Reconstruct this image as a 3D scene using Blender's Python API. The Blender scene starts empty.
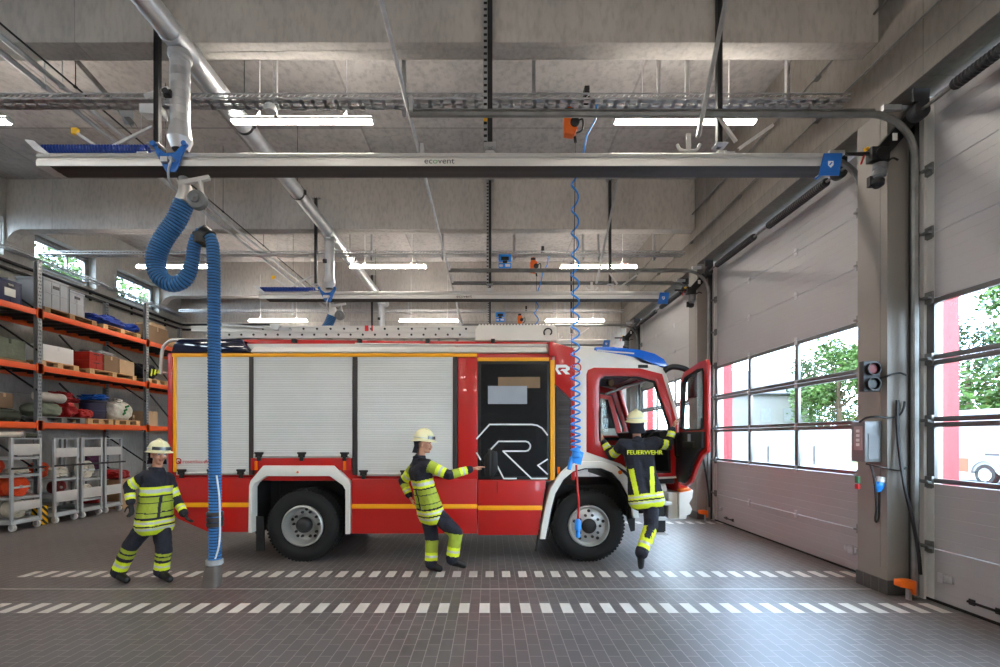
import bpy, bmesh, math, random
import numpy as np
from mathutils import Vector, Matrix, Euler
random.seed(7)
S = bpy.context.scene
COL = S.collection
PI = math.pi
# ---- camera model: f = 472 px, principal point (490, 437), eye height 1.86 m, looking along +Y
F, CX, CY, EH = 472.0, 490.0, 437.0, 1.86
def P(x, y, Y):
    return Vector(((x - CX) * Y / F, Y, EH + (CY - y) * Y / F))

# ------------------------------------------------------------------ materials
M = {}
def nt(name):
    m = bpy.data.materials.new(name); m.use_nodes = True
    n = m.node_tree; n.nodes.clear()
    out = n.nodes.new('ShaderNodeOutputMaterial')
    return m, n, out
def lin(c):
    return tuple(((v / 12.92) if v <= .04045 else ((v + .055) / 1.055) ** 2.4) for v in c)
def mat(name, col, rough=.5, metal=0., var=.12, scale=4., bump=0., bscale=40., coat=0., spec=.5, stretch=None, col2=None):
    """sRGB colour with soft procedural variation and optional bump"""
    m, n, out = nt(name)
    p = n.nodes.new('ShaderNodeBsdfPrincipled'); n.links.new(p.outputs[0], out.inputs[0])
    p.inputs['Roughness'].default_value = rough; p.inputs['Metallic'].default_value = metal
    p.inputs['Coat Weight'].default_value = coat; p.inputs['Specular IOR Level'].default_value = spec
    c = lin(col)
    tc = n.nodes.new('ShaderNodeTexCoord')
    mp = n.nodes.new('ShaderNodeMapping'); n.links.new(tc.outputs['Object'], mp.inputs[0])
    if stretch: mp.inputs['Scale'].default_value = stretch
    nz = n.nodes.new('ShaderNodeTexNoise'); nz.inputs['Scale'].default_value = scale; nz.inputs['Detail'].default_value = 5
    n.links.new(mp.outputs[0], nz.inputs['Vector'])
    r = n.nodes.new('ShaderNodeValToRGB'); n.links.new(nz.outputs['Fac'], r.inputs[0])
    a = lin(col2) if col2 else tuple(v * (1 - var) for v in c); b = c if col2 else tuple(min(1, v * (1 + var)) for v in c)
    r.color_ramp.elements[0].position = .3; r.color_ramp.elements[1].position = .7
    r.color_ramp.elements[0].color = (*a, 1); r.color_ramp.elements[1].color = (*b, 1)
    n.links.new(r.outputs[0], p.inputs['Base Color'])
    if bump:
        n2 = n.nodes.new('ShaderNodeTexNoise'); n2.inputs['Scale'].default_value = bscale; n2.inputs['Detail'].default_value = 3
        n.links.new(mp.outputs[0], n2.inputs['Vector'])
        bp = n.nodes.new('ShaderNodeBump'); bp.inputs['Strength'].default_value = bump; bp.inputs['Distance'].default_value = .02
        n.links.new(n2.outputs['Fac'], bp.inputs['Height']); n.links.new(bp.outputs[0], p.inputs['Normal'])
    M[name] = m; return m
def emis(name, col, st):
    m, n, out = nt(name); e = n.nodes.new('ShaderNodeEmission'); e.inputs[0].default_value = (*col, 1); e.inputs[1].default_value = st
    n.links.new(e.outputs[0], out.inputs[0]); M[name] = m
def glass(name, tint=(.92, .96, .95), refl=.9):
    m, n, out = nt(name)
    t = n.nodes.new('ShaderNodeBsdfTransparent'); t.inputs[0].default_value = (*tint, 1)
    g = n.nodes.new('ShaderNodeBsdfGlossy'); g.inputs['Roughness'].default_value = .03
    f = n.nodes.new('ShaderNodeLayerWeight'); f.inputs['Blend'].default_value = .5
    pw = n.nodes.new('ShaderNodeMath'); pw.operation = 'POWER'; pw.inputs[1].default_value = 5; n.links.new(f.outputs['Facing'], pw.inputs[0])
    mu = n.nodes.new('ShaderNodeMath'); mu.operation = 'MULTIPLY_ADD'; mu.inputs[1].default_value = .5 * refl; mu.inputs[2].default_value = .035
    x = n.nodes.new('ShaderNodeMixShader'); n.links.new(pw.outputs[0], mu.inputs[0]); n.links.new(mu.outputs[0], x.inputs[0])
    n.links.new(t.outputs[0], x.inputs[1]); n.links.new(g.outputs[0], x.inputs[2]); n.links.new(x.outputs[0], out.inputs[0]); M[name] = m
def concrete(name, c1, c2, panel=(2.4, 1.25), axes='XZ', stain=.5):
    """board formed concrete: large cast panels, fine vertical boards, cloudy stains, pores"""
    m, n, out = nt(name); L = n.links.new
    p = n.nodes.new('ShaderNodeBsdfPrincipled'); L(p.outputs[0], out.inputs[0]); p.inputs['Roughness'].default_value = .72
    p.inputs['Specular IOR Level'].default_value = .3
    g = n.nodes.new('ShaderNodeNewGeometry'); sep = n.nodes.new('ShaderNodeSeparateXYZ'); L(g.outputs['Position'], sep.inputs[0])
    cmb = n.nodes.new('ShaderNodeCombineXYZ')
    L(sep.outputs['XYZ'.index(axes[0])], cmb.inputs[0]); L(sep.outputs['XYZ'.index(axes[1])], cmb.inputs[1])
    bt = n.nodes.new('ShaderNodeTexBrick'); L(cmb.outputs[0], bt.inputs['Vector'])
    bt.offset = 0.0; bt.inputs['Scale'].default_value = 1; bt.inputs['Mortar Size'].default_value = .02 if axes == 'XY' else .006
    bt.inputs['Brick Width'].default_value = panel[0]; bt.inputs['Row Height'].default_value = panel[1]
    bt.inputs['Color1'].default_value = (.80, .80, .80, 1); bt.inputs['Color2'].default_value = (1.08, 1.07, 1.06, 1); bt.inputs['Mortar'].default_value = (.66, .65, .64, 1)
    n1 = n.nodes.new('ShaderNodeTexNoise'); n1.inputs['Scale'].default_value = .9; n1.inputs['Detail'].default_value = 8; n1.inputs['Roughness'].default_value = .68
    mp = n.nodes.new('ShaderNodeMapping'); mp.inputs['Scale'].default_value = (.9, .7, 1.) if axes == 'XY' else (1.3, 1.3, .45); L(g.outputs['Position'], mp.inputs[0]); L(mp.outputs[0], n1.inputs['Vector'])
    r = n.nodes.new('ShaderNodeValToRGB'); L(n1.outputs['Fac'], r.inputs[0])
    r.color_ramp.elements[0].position = .26; r.color_ramp.elements[1].position = .74
    r.color_ramp.elements[0].color = (*lin(c1), 1); r.color_ramp.elements[1].color = (*lin(c2), 1)
    mx = n.nodes.new('ShaderNodeMixRGB'); mx.blend_type = 'MULTIPLY'; mx.inputs[0].default_value = 1
    L(r.outputs[0], mx.inputs[1]); L(bt.outputs['Color'], mx.inputs[2])
    # pores and small streaks
    n3 = n.nodes.new('ShaderNodeTexNoise'); n3.inputs['Scale'].default_value = 14; n3.inputs['Detail'].default_value = 6
    L(mp.outputs[0], n3.inputs['Vector'])
    r3 = n.nodes.new('ShaderNodeValToRGB'); L(n3.outputs['Fac'], r3.inputs[0])
    r3.color_ramp.elements[0].position = .3; r3.color_ramp.elements[1].position = .55
    r3.color_ramp.elements[0].color = (1 - .35 * stain,) * 3 + (1,); r3.color_ramp.elements[1].color = (1, 1, 1, 1)
    m2 = n.nodes.new('ShaderNodeMixRGB'); m2.blend_type = 'MULTIPLY'; m2.inputs[0].default_value = 1
    L(mx.outputs[0], m2.inputs[1]); L(r3.outputs[0], m2.inputs[2]); L(m2.outputs[0], p.inputs['Base Color'])
    bp = n.nodes.new('ShaderNodeBump'); bp.inputs['Strength'].default_value = .25; bp.inputs['Distance'].default_value = .01
    L(n3.outputs['Fac'], bp.inputs['Height']); L(bp.outputs[0], p.inputs['Normal']); M[name] = m
def floor_mat():
    m, n, out = nt('floor_tiles'); L = n.links.new
    p = n.nodes.new('ShaderNodeBsdfPrincipled'); L(p.outputs[0], out.inputs[0])
    p.inputs['Specular IOR Level'].default_value = .5
    g = n.nodes.new('ShaderNodeNewGeometry'); sep = n.nodes.new('ShaderNodeSeparateXYZ'); L(g.outputs['Position'], sep.inputs[0])
    c = n.nodes.new('ShaderNodeCombineXYZ'); L(sep.outputs[1], c.inputs[0]); L(sep.outputs[0], c.inputs[1])
    b = n.nodes.new('ShaderNodeTexBrick'); L(c.outputs[0], b.inputs['Vector']); b.inputs['Scale'].default_value = 1
    b.inputs['Brick Width'].default_value = .2225; b.inputs['Row Height'].default_value = .11125; b.inputs['Mortar Size'].default_value = .0035
    b.inputs['Color1'].default_value = (*lin((.37, .35, .345)), 1); b.inputs['Color2'].default_value = (*lin((.405, .38, .375)), 1); b.inputs['Mortar'].default_value = (*lin((.58, .55, .53)), 1)
    nz = n.nodes.new('ShaderNodeTexNoise'); nz.inputs['Scale'].default_value = 1.1; nz.inputs['Detail'].default_value = 6; L(g.outputs['Position'], nz.inputs['Vector'])
    r = n.nodes.new('ShaderNodeValToRGB'); L(nz.outputs['Fac'], r.inputs[0]); r.color_ramp.elements[0].position = .3; r.color_ramp.elements[1].position = .7
    r.color_ramp.elements[0].color = (.86, .86, .86, 1); r.color_ramp.elements[1].color = (1.1, 1.1, 1.1, 1)
    x = n.nodes.new('ShaderNodeMixRGB'); x.blend_type = 'MULTIPLY'; x.inputs[0].default_value = 1; L(b.outputs['Color'], x.inputs[1]); L(r.outputs[0], x.inputs[2]); L(x.outputs[0], p.inputs['Base Color'])
    r2 = n.nodes.new('ShaderNodeMapRange'); L(nz.outputs['Fac'], r2.inputs[0]); r2.inputs['To Min'].default_value = .33; r2.inputs['To Max'].default_value = .47; L(r2.outputs[0], p.inputs['Roughness'])
    bp = n.nodes.new('ShaderNodeBump'); bp.invert = True; bp.inputs['Strength'].default_value = .35; bp.inputs['Distance'].default_value = .002; L(b.outputs['Fac'], bp.inputs['Height']); L(bp.outputs[0], p.inputs['Normal']); M['floor_tiles'] = m
def stripes(name, ca, cb, freq, rough=.4):
    m, n, out = nt(name); L = n.links.new
    p = n.nodes.new('ShaderNodeBsdfPrincipled'); L(p.outputs[0], out.inputs[0]); p.inputs['Roughness'].default_value = rough
    tc = n.nodes.new('ShaderNodeTexCoord'); w = n.nodes.new('ShaderNodeTexWave'); w.bands_direction = 'DIAGONAL'; w.inputs['Scale'].default_value = freq
    L(tc.outputs['Object'], w.inputs['Vector']); r = n.nodes.new('ShaderNodeValToRGB'); r.color_ramp.interpolation = 'CONSTANT'
    r.color_ramp.elements[1].position = .5; r.color_ramp.elements[0].color = (*lin(ca), 1); r.color_ramp.elements[1].color = (*lin(cb), 1)
    L(w.outputs['Fac'], r.inputs[0]); L(r.outputs[0], p.inputs['Base Color']); M[name] = m

concrete('concrete_slab', (.69, .67, .655), (.83, .81, .79), (2.45, 9.), 'XY', .7)
concrete('concrete_beam', (.715, .695, .67), (.815, .795, .765), (5.0, 3.), 'XZ', .5)
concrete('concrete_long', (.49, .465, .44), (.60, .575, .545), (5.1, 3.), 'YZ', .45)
concrete('concrete_wall', (.64, .63, .605), (.78, .77, .74), (2.55, 2.9), 'YZ', .4)
floor_mat()
mat('dash', (.80, .78, .75), .45, 0, .06, 3); mat('slot', (.66, .64, .62), .4, .2)
mat('pillar_paint', (.54, .52, .495), .6, 0, .05, 2); mat('plinth', (.30, .29, .285), .5)
mat('panel_white', (.64, .63, .63), .42, 0, .03, 1.2); mat('panel_frame', (.42, .415, .41), .35, .6, .05); mat('rubber', (.07, .07, .07), .7)
mat('galv', (.74, .745, .75), .42, .55, .14, 9); mat('galv_dull', (.50, .50, .49), .5, .6, .15, 8); mat('duct_steel', (.80, .805, .81), .36, .7, .08, 5, .04, 20)
mat('alu', (.80, .79, .775), .42, .45, .05, 2, stretch=(.2, 4, 4)); mat('alu_white', (.80, .79, .77), .42, .1, .05, 3)
mat('steel_dark', (.20, .20, .205), .5, .3); mat('black_plastic', (.055, .055, .06), .45); mat('grey_plastic', (.42, .43, .44), .5)
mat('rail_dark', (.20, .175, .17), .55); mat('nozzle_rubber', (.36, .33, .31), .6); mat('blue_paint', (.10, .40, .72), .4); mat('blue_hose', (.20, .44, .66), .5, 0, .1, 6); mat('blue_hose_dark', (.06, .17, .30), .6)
mat('blue_cable', (.16, .56, .92), .35); mat('blue_tape', (.09, .25, .62), .35); mat('orange', (.93, .42, .08), .4); mat('yellow', (.98, .75, .05), .4); mat('white', (.88, .88, .87), .4, 0, .03)
mat('red_cable', (.75, .08, .06), .4)
emis('led', (1., .915, .81), 37.0); emis('led_added_up', (1., .935, .86), 33.0)
mat('truck_red', (.74, .085, .075), .3, 0, .03, 2, coat=.5); mat('truck_red_dark', (.60, .05, .04), .35, 0, .04); mat('truck_yellow', (1., .68, .05), .4, 0, .03); mat('truck_white', (.90, .885, .85), .3, 0, .03, coat=.4)
mat('shutter', (.86, .855, .84), .42, .15, .03, 2); mat('chassis', (.08, .08, .08), .6); mat('tyre', (.075, .072, .07), .8, 0, .15, 12, .2, 60); mat('rim', (.74, .735, .72), .35, .55, .06)
mat('blue_dark_glass', (.03, .07, .2), .08, 0, .1, 3, coat=.6); mat('blue_light', (.08, .40, .82), .15, 0, .1, 5, coat=.5); mat('lamp_amber', (.95, .45, .08), .25); mat('cab_grey', (.30, .31, .33), .6); mat('cab_dark', (.11, .115, .125), .6)
glass('pane'); glass('cab_glass', (.80, .86, .85), 1.0)
def tinted():
    m, n, out = nt('tinted_glass'); p = n.nodes.new('ShaderNodeBsdfPrincipled'); p.inputs['Base Color'].default_value = (.018, .019, .022, 1); p.inputs['Roughness'].default_value = .06
    t = n.nodes.new('ShaderNodeBsdfTransparent'); t.inputs[0].default_value = (.35, .36, .38, 1)
    x = n.nodes.new('ShaderNodeMixShader'); x.inputs[0].default_value = .62; n.links.new(t.outputs[0], x.inputs[1]); n.links.new(p.outputs[0], x.inputs[2]); n.links.new(x.outputs[0], out.inputs[0]); M['tinted_glass'] = m
tinted()
mat('rack_orange', (.93, .36, .13), .42, 0, .05, 3); mat('rack_grey', (.56, .575, .59), .45, .3, .08); mat('deck', (.33, .33, .33), .5, .3)
mat('wood', (.80, .66, .47), .7, 0, .15, 9, stretch=(1, 1, 4)); mat('wood_dark', (.56, .44, .30), .75, 0, .15, 9); mat('card', (.70, .56, .41), .8, 0, .05, 3); mat('card_pale', (.78, .66, .52), .8, 0, .05, 3); mat('card_brown', (.52, .42, .32), .8, 0, .08)
mat('crate_grey', (.60, .62, .65), .5, 0, .05); mat('crate_blue', (.06, .12, .30), .45); mat('crate_red', (.66, .12, .06), .45); mat('tarp_blue', (.08, .22, .58), .45, 0, .3, 7, .5, 25); mat('tarp_bright', (.12, .42, .78), .4, 0, .2, 9, .5, 30)
mat('film', (.84, .85, .86), .35, 0, .08, 12, .5, 30); mat('bag_white', (.84, .83, .78), .6, 0, .12, 12, .6, 30); mat('canvas_green', (.44, .47, .40), .8, 0, .15, 6, .4, 20); mat('canvas_dark', (.22, .25, .20), .8, 0, .2, 6, .4, 20); mat('roll_white', (.72, .70, .66), .7, 0, .1, 6, .3, 20)
mat('bag_red', (.62, .05, .06), .5, 0, .25, 8, .5, 25); mat('drum_navy', (.13, .13, .26), .5, 0, .1); mat('bag_purple', (.30, .10, .24), .6, 0, .25, 8, .4, 25); mat('green_print', (.10, .45, .25), .5)
mat('hose_orange', (.90, .31, .12), .6, 0, .12, 14, .3, 60); mat('hose_white', (.82, .79, .72), .7, 0, .12, 14, .3, 60); mat('hose_red', (.42, .07, .06), .6, 0, .15, 14); mat('coupling', (.72, .72, .72), .3, .8)
mat('trolley', (.72, .735, .74), .4, .4, .05)
stripes('hazard', (.95, .70, .05), (.06, .06, .06), 4.5)
mat('navy_cloth', (.11, .115, .16), .85, 0, .2, 12, .4, 50); mat('hivis', (.87, .93, .16), .55, 0, .06, 10, .2, 40); mat('reflex', (.80, .81, .80), .4, .2, .05); mat('helmet', (.93, .90, .72), .4, 0, .04); mat('skin', (.78, .56, .45), .55, 0, .05, 8); mat('boot', (.05, .05, .055), .5); mat('hair', (.2, .14, .1), .8); mat('visor', (.25, .27, .28), .2); mat('glove', (.16, .15, .15), .8)
mat('olive', (.62, .70, .16), .7, 0, .1, 10)
mat('facade_red', (.66, .05, .10), .5, 0, .04); mat('amb_white', (.46, .46, .46), .4, 0, .03); mat('amb_orange', (.72, .20, .03), .4); mat('render_white', (.42, .415, .405), .8, 0, .03); mat('roof_grey', (.26, .26, .28), .8); mat('asphalt', (.40, .40, .40), .9, 0, .08, 2); mat('grass', (.36, .47, .16), .9, 0, .25, 3)
mat('leaf', (.21, .31, .10), .6, 0, .35, .9, spec=.3); mat('leaf_dark', (.15, .23, .085), .6, 0, .35, .9, spec=.3); mat('bark', (.30, .24, .18), .9, 0, .2, 6, .5, 20); mat('white_sign', (.92, .92, .9), .4); mat('text_dark', (.10, .12, .13), .5); mat('text_green', (.15, .55, .25), .5); mat('text_red', (.75, .10, .10), .4); mat('text_white', (.93, .93, .92), .4)

# ------------------------------------------------------------------ mesh builder
class MB:
    def __init__(s): s.v, s.f, s.m = [], [], []
    def add(s, vs, fs, mi=0):
        b = len(s.v); s.v += [tuple(v) for v in vs]
        for f in fs: s.f.append(tuple(b + i for i in f)); s.m.append(mi)
        return s
    def box(s, a, b, mi=0):
        x0, x1 = sorted((a[0], b[0])); y0, y1 = sorted((a[1], b[1])); z0, z1 = sorted((a[2], b[2]))
        return s.add([(x0, y0, z0), (x1, y0, z0), (x1, y1, z0), (x0, y1, z0), (x0, y0, z1), (x1, y0, z1), (x1, y1, z1), (x0, y1, z1)],
                     [(0, 3, 2, 1), (4, 5, 6, 7), (0, 1, 5, 4), (1, 2, 6, 5), (2, 3, 7, 6), (3, 0, 4, 7)], mi)
    def cb(s, c, d, mi=0):
        return s.box((c[0] - d[0] / 2, c[1] - d[1] / 2, c[2] - d[2] / 2), (c[0] + d[0] / 2, c[1] + d[1] / 2, c[2] + d[2] / 2), mi)
    def bar(s, p, q, w, h, up=(0, 0, 1), mi=0):
        p, q = Vector(p), Vector(q); d = (q - p).normalized(); u = Vector(up)
        if abs(d.dot(u)) > .98: u = Vector((0, 1, 0))
        a = d.cross(u).normalized() * w / 2; b = a.cross(d).normalized() * h / 2
        vs = [p - a - b, p + a - b, p + a + b, p - a + b, q - a - b, q + a - b, q + a + b, q - a + b]
        return s.add(vs, [(0, 1, 2, 3), (7, 6, 5, 4), (0, 4, 5, 1), (1, 5, 6, 2), (2, 6, 7, 3), (3, 7, 4, 0)], mi)
    def tube(s, pts, r, n=10, mi=0, caps=True, closed=False):
        pts = [Vector(p) for p in pts]; k = len(pts); rs = r if isinstance(r, (list, tuple)) else [r] * k
        vs, fs = [], []; u = None
        for i, p in enumerate(pts):
            a = pts[i - 1] if (i > 0 or closed) else p; b = pts[(i + 1) % k] if (i < k - 1 or closed) else p
            t = (b - a).normalized()
            if u is None:
                u = t.orthogonal().normalized()
            else:
                u = u - t * u.dot(t)
                u = u.normalized() if u.length > 1e-6 else t.orthogonal().normalized()
            w = t.cross(u)
            for j in range(n):
                an = 2 * PI * j / n; vs.append(p + (u * math.cos(an) + w * math.sin(an)) * rs[i])
        m = k if closed else k - 1
        for i in range(m):
            for j in range(n):
                a, b = i * n + j, i * n + (j + 1) % n; i2 = (i + 1) % k
                fs.append((a, b, i2 * n + (j + 1) % n, i2 * n + j))
        if caps and not closed: fs.append(tuple(range(n))[::-1]); fs.append(tuple((k - 1) * n + j for j in range(n)))
        return s.add(vs, fs, mi)
    def cyl(s, p, q, r, n=16, mi=0, r2=None): return s.tube([p, q], [r, r if r2 is None else r2], n, mi)
    def lathe(s, o, axis, prof, n=32, mi=0, a0=0, caps=False):
        o = Vector(o); t = Vector(axis).normalized(); u = t.orthogonal().normalized(); w = t.cross(u); vs, fs = [], []
        for (d, r) in prof:
            for j in range(n):
                an = a0 + 2 * PI * j / n; vs.append(o + t * d + (u * math.cos(an) + w * math.sin(an)) * r)
        for i in range(len(prof) - 1):
            for j in range(n):
                a, b = i * n + j, i * n + (j + 1) % n; fs.append((a, b, b + n, a + n))
        if caps: fs.append(tuple(range(n))[::-1]); fs.append(tuple((len(prof) - 1) * n + j for j in range(n)))
        return s.add(vs, fs, mi)
    def prism(s, poly, d0, d1, axis='y', mi=0):
        """poly of (a,b): axis y -> (x,z); axis x -> (y,z); axis z -> (x,y)"""
        f = {'y': lambda a, b, d: (a, d, b), 'x': lambda a, b, d: (d, a, b), 'z': lambda a, b, d: (a, b, d)}[axis]
        k = len(poly); vs = [f(a, b, d0) for a, b in poly] + [f(a, b, d1) for a, b in poly]
        fs = [tuple(range(k)), tuple(range(k, 2 * k))[::-1]] + [(i, k + i, k + (i + 1) % k, (i + 1) % k) for i in range(k)]
        return s.add(vs, fs, mi)
    def ring(s, outer, inner, d0, d1, axis='y', mi=0, closed=True):
        f = {'y': lambda a, b, d: (a, d, b), 'x': lambda a, b, d: (d, a, b)}[axis]
        k = len(outer); vs = [f(a, b, d) for d in (d0, d1) for L in (outer, inner) for a, b in L]; fs = []
        for i in range(k if closed else k - 1):
            j = (i + 1) % k
            fs += [(i, j, k + j, k + i), (2 * k + i, 3 * k + i, 3 * k + j, 2 * k + j), (i, 2 * k + i, 2 * k + j, j), (k + i, k + j, 3 * k + j, 3 * k + i)]
        if not closed:
            for i in (0, k - 1): fs.append((i, k + i, 3 * k + i, 2 * k + i))
        return s.add(vs, fs, mi)
    def ball(s, c, r, n=12, mi=0):
        c = Vector(c); r = Vector(r) if not isinstance(r, (int, float)) else Vector((r, r, r)); vs, fs = [], []; k = max(4, n // 2 + 1)
        for i in range(k + 1):
            th = PI * i / k
            for j in range(n):
                an = 2 * PI * j / n; vs.append((c.x + r.x * math.sin(th) * math.cos(an), c.y + r.y * math.sin(th) * math.sin(an), c.z + r.z * math.cos(th)))
        for i in range(k):
            for j in range(n):
                a, b = i * n + j, i * n + (j + 1) % n; fs.append((a, a + n, b + n, b))
        return s.add(vs, fs, mi)
    def build(s, name, mats, parent=None, bevel=0, smooth=35, seg=2, jitter=0):
        me = bpy.data.meshes.new(name)
        o0 = root_loc(parent)
        bm = bmesh.new(); vv = [bm.verts.new((v[0] - o0[0], v[1] - o0[1], v[2] - o0[2])) for v in s.v]
        for f, mi in zip(s.f, s.m):
            try:
                bf = bm.faces.new([vv[i] for i in f]); bf.material_index = mi
            except ValueError: pass
        bmesh.ops.remove_doubles(bm, verts=bm.verts, dist=1e-5)
        bmesh.ops.recalc_face_normals(bm, faces=bm.faces)
        if bevel:
            es = [e for e in bm.edges if len(e.link_faces) == 2 and e.calc_face_angle(0) > .6]
            bmesh.ops.bevel(bm, geom=es, offset=bevel, segments=seg, affect='EDGES', profile=.6, clamp_overlap=True)
        bm.to_mesh(me); bm.free()
        for m in (mats if isinstance(mats, (list, tuple)) else [mats]): me.materials.append(M[m])
        if smooth:
            me.shade_smooth(); me.set_sharp_from_angle(angle=math.radians(smooth))
        o = bpy.data.objects.new(name, me); COL.objects.link(o)
        if parent: o.parent = parent
        return o
def root_loc(p):
    v = Vector((0, 0, 0))
    while p is not None: v += p.location; p = p.parent
    return v
def tag(o, label=None, cat=None, group=None, kind=None):
    if label: o['label'] = label
    if cat: o['category'] = cat
    if group: o['group'] = group
    if kind: o['kind'] = kind
    return o
def struct(o, label=None, cat=None):
    return tag(o, label, cat, None, 'structure')
def empty(name, loc, label=None, cat=None, group=None):
    e = bpy.data.objects.new(name, None); COL.objects.link(e); e.location = loc; e.empty_display_size = .1
    return tag(e, label, cat, group)
def clone(root, loc, label=None, group=None, rz=0):
    r = root.copy(); COL.objects.link(r); r.location = loc
    if rz: r.rotation_euler = (0, 0, rz)
    if label: r['label'] = label
    if group: r['group'] = group
    for ch in list(root.children):
        c = ch.copy(); COL.objects.link(c); c.parent = r
        for g in list(ch.children):
            d = g.copy(); COL.objects.link(d); d.parent = c
    return r
def lettering(txt, loc, size, m, parent, rot=(PI / 2, 0, 0), depth=.002, align='LEFT', name='lettering', squash=1.):
    cu = bpy.data.curves.new(name, 'FONT'); cu.body = txt; cu.size = size; cu.extrude = depth; cu.align_x = align
    t = bpy.data.objects.new('tmp', cu); COL.objects.link(t)
    me = bpy.data.meshes.new_from_object(t.evaluated_get(bpy.context.evaluated_depsgraph_get()))
    bpy.data.objects.remove(t); me.name = name; me.materials.clear(); me.materials.append(M[m])
    R = Euler(rot).to_matrix().to_4x4(); R.translation = Vector(loc) - root_loc(parent)
    me.transform(R @ Matrix.Diagonal((squash, 1, 1, 1)))
    o = bpy.data.objects.new(name, me); COL.objects.link(o)
    if parent: o.parent = parent
    return o
def arc(c, r, a0, a1, n, plane='xz', y=0):
    return [(c[0] + r * math.cos(a0 + (a1 - a0) * i / n), c[1] + r * math.sin(a0 + (a1 - a0) * i / n)) for i in range(n + 1)]
def smooth_path(pts, n=6):
    pts = [Vector(p) for p in pts]; out = []
    for i in range(len(pts) - 1):
        p0, p1, p2, p3 = pts[max(0, i - 1)], pts[i], pts[i + 1], pts[min(len(pts) - 1, i + 2)]
        for k in range(n):
            t = k / n
            out.append(.5 * ((2 * p1) + (p2 - p0) * t + (2 * p0 - 5 * p1 + 4 * p2 - p3) * t * t + (3 * p1 - p0 - 3 * p2 + p3) * t ** 3))
    out.append(pts[-1]); return out
# ------------------------------------------------------------------ the hall
XL, XR, YB, YF, ZS = -11.05, 4.68, -9.9, 16.9, 7.75
PITCH = 5.1
BAYS = [5.68 + PITCH * k for k in range(-3, 3)]       # near faces of the cross beams
# floor with inlaid dashes and a slot drain
b = MB(); b.box((XL, YB, -.2), (5.3, YF, 0))
def dashes(y0, y1, x0, x1):
    x = x0
    while x < x1:
        b.box((x, y0, -.01), (x + .111, y1, .0015), 1); x += .2225
dashes(4.99, 5.28, -5.9, 5.0); dashes(6.27, 6.54, -6.29, 5.0); dashes(10.1, 10.38, 2.5, 5.0); dashes(11.35, 11.62, 2.5, 5.)
b.box((XL, 5.76, -.01), (4.665, 5.795, .0012), 2)
struct(b.build('floor', ['floor_tiles', 'dash', 'slot'], smooth=0), 'dark grey brick-format tile floor with two rows of white dashes', 'floor')
b = MB(); b.box((XL - .3, YB - .3, ZS), (5.5, YF + .3, ZS + .35)); struct(b.build('ceiling', 'concrete_slab', smooth=0), 'raw concrete ceiling slab above the beams', 'ceiling')
for k, y in enumerate(BAYS):
    b = MB(); b.box((XL, y, 6.61), (XR, y + .27, ZS))
    # cast haunch where the beam meets the left wall
    b.prism([(XL, 6.61), (XL, 6.35), (XL + .06, 6.45), (XL + .16, 6.55), (XL + .32, 6.61)], y, y + .27, 'y')
    struct(b.build('ceiling_beam', 'concrete_beam', bevel=.012, smooth=0), ['', '', '', 'nearest raw concrete cross beam spanning the hall', 'raw concrete cross beam above the fire engine', 'raw concrete cross beam at the far wall'][k] or 'raw concrete cross beam outside the picture', 'beam')
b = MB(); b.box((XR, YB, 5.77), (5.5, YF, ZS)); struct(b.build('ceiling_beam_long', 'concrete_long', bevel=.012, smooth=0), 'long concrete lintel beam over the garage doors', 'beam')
# left wall with clerestory windows
WIN = [11.46 - 2.52 * k for k in range(1, -9, -1)]
WIN = sorted([11.46 + 2.52 * k for k in range(-8, 2)])
b = MB(); t = .32
b.box((XL - t, YB, -.2), (XL, YF, 6.0)); b.box((XL - t, YB, 6.88), (XL, YF, ZS))
ys = YB
for w in WIN: b.box((XL - t, ys, 6.0), (XL, w, 6.88)); ys = w + 1.78
b.box((XL - t, ys, 6.0), (XL, YF, 6.88))
struct(b.build('wall_left', 'concrete_wall', smooth=0), 'pale concrete side wall with high slit windows', 'wall')
for i, w in enumerate(WIN):
    f = MB(); x0, x1 = XL - .27, XL - .2
    for z in (6.0, 6.8): f.box((x0, w, z), (x1, w + 1.78, z + .08))
    for y in (w, w + 1.70): f.box((x0, y, 6.08), (x1, y + .08, 6.8))
    f.box((x0 + .01, w + .1, 6.1), (x1 + .015, w + 1.68, 6.16)); f.box((x0 + .01, w + .1, 6.72), (x1 + .015, w + 1.68, 6.78))
    f.box((x0 + .01, w + .1, 6.16), (x1 + .015, w + .15, 6.72)); f.box((x0 + .01, w + 1.63, 6.16), (x1 + .015, w + 1.68, 6.72))
    f.box((x1 + .015, w + .84, 6.11), (x1 + .045, w + .95, 6.14))
    o = struct(f.build('window_%d' % (i + 1), 'galv_dull', bevel=.004), {8: 'nearer high slit window above the storage rack', 9: 'farther high slit window above the storage rack'}.get(i, 'high slit window outside the picture'), 'window')
    g = MB(); g.box((XL - .245, w + .1, 6.1), (XL - .235, w + 1.68, 6.78)); g.build('pane', 'pane', o)
b = MB(); b.box((XL - .32, YF, -.2), (5.5, YF + .3, ZS)); struct(b.build('wall_far', 'concrete_beam', smooth=0), 'pale concrete end wall behind the fire engine', 'wall')
b = MB(); b.box((XL - .32, YB - .3, -.2), (5.5, YB, ZS)); struct(b.build('wall_near', 'concrete_beam', smooth=0), 'concrete end wall behind the viewer', 'wall')
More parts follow.
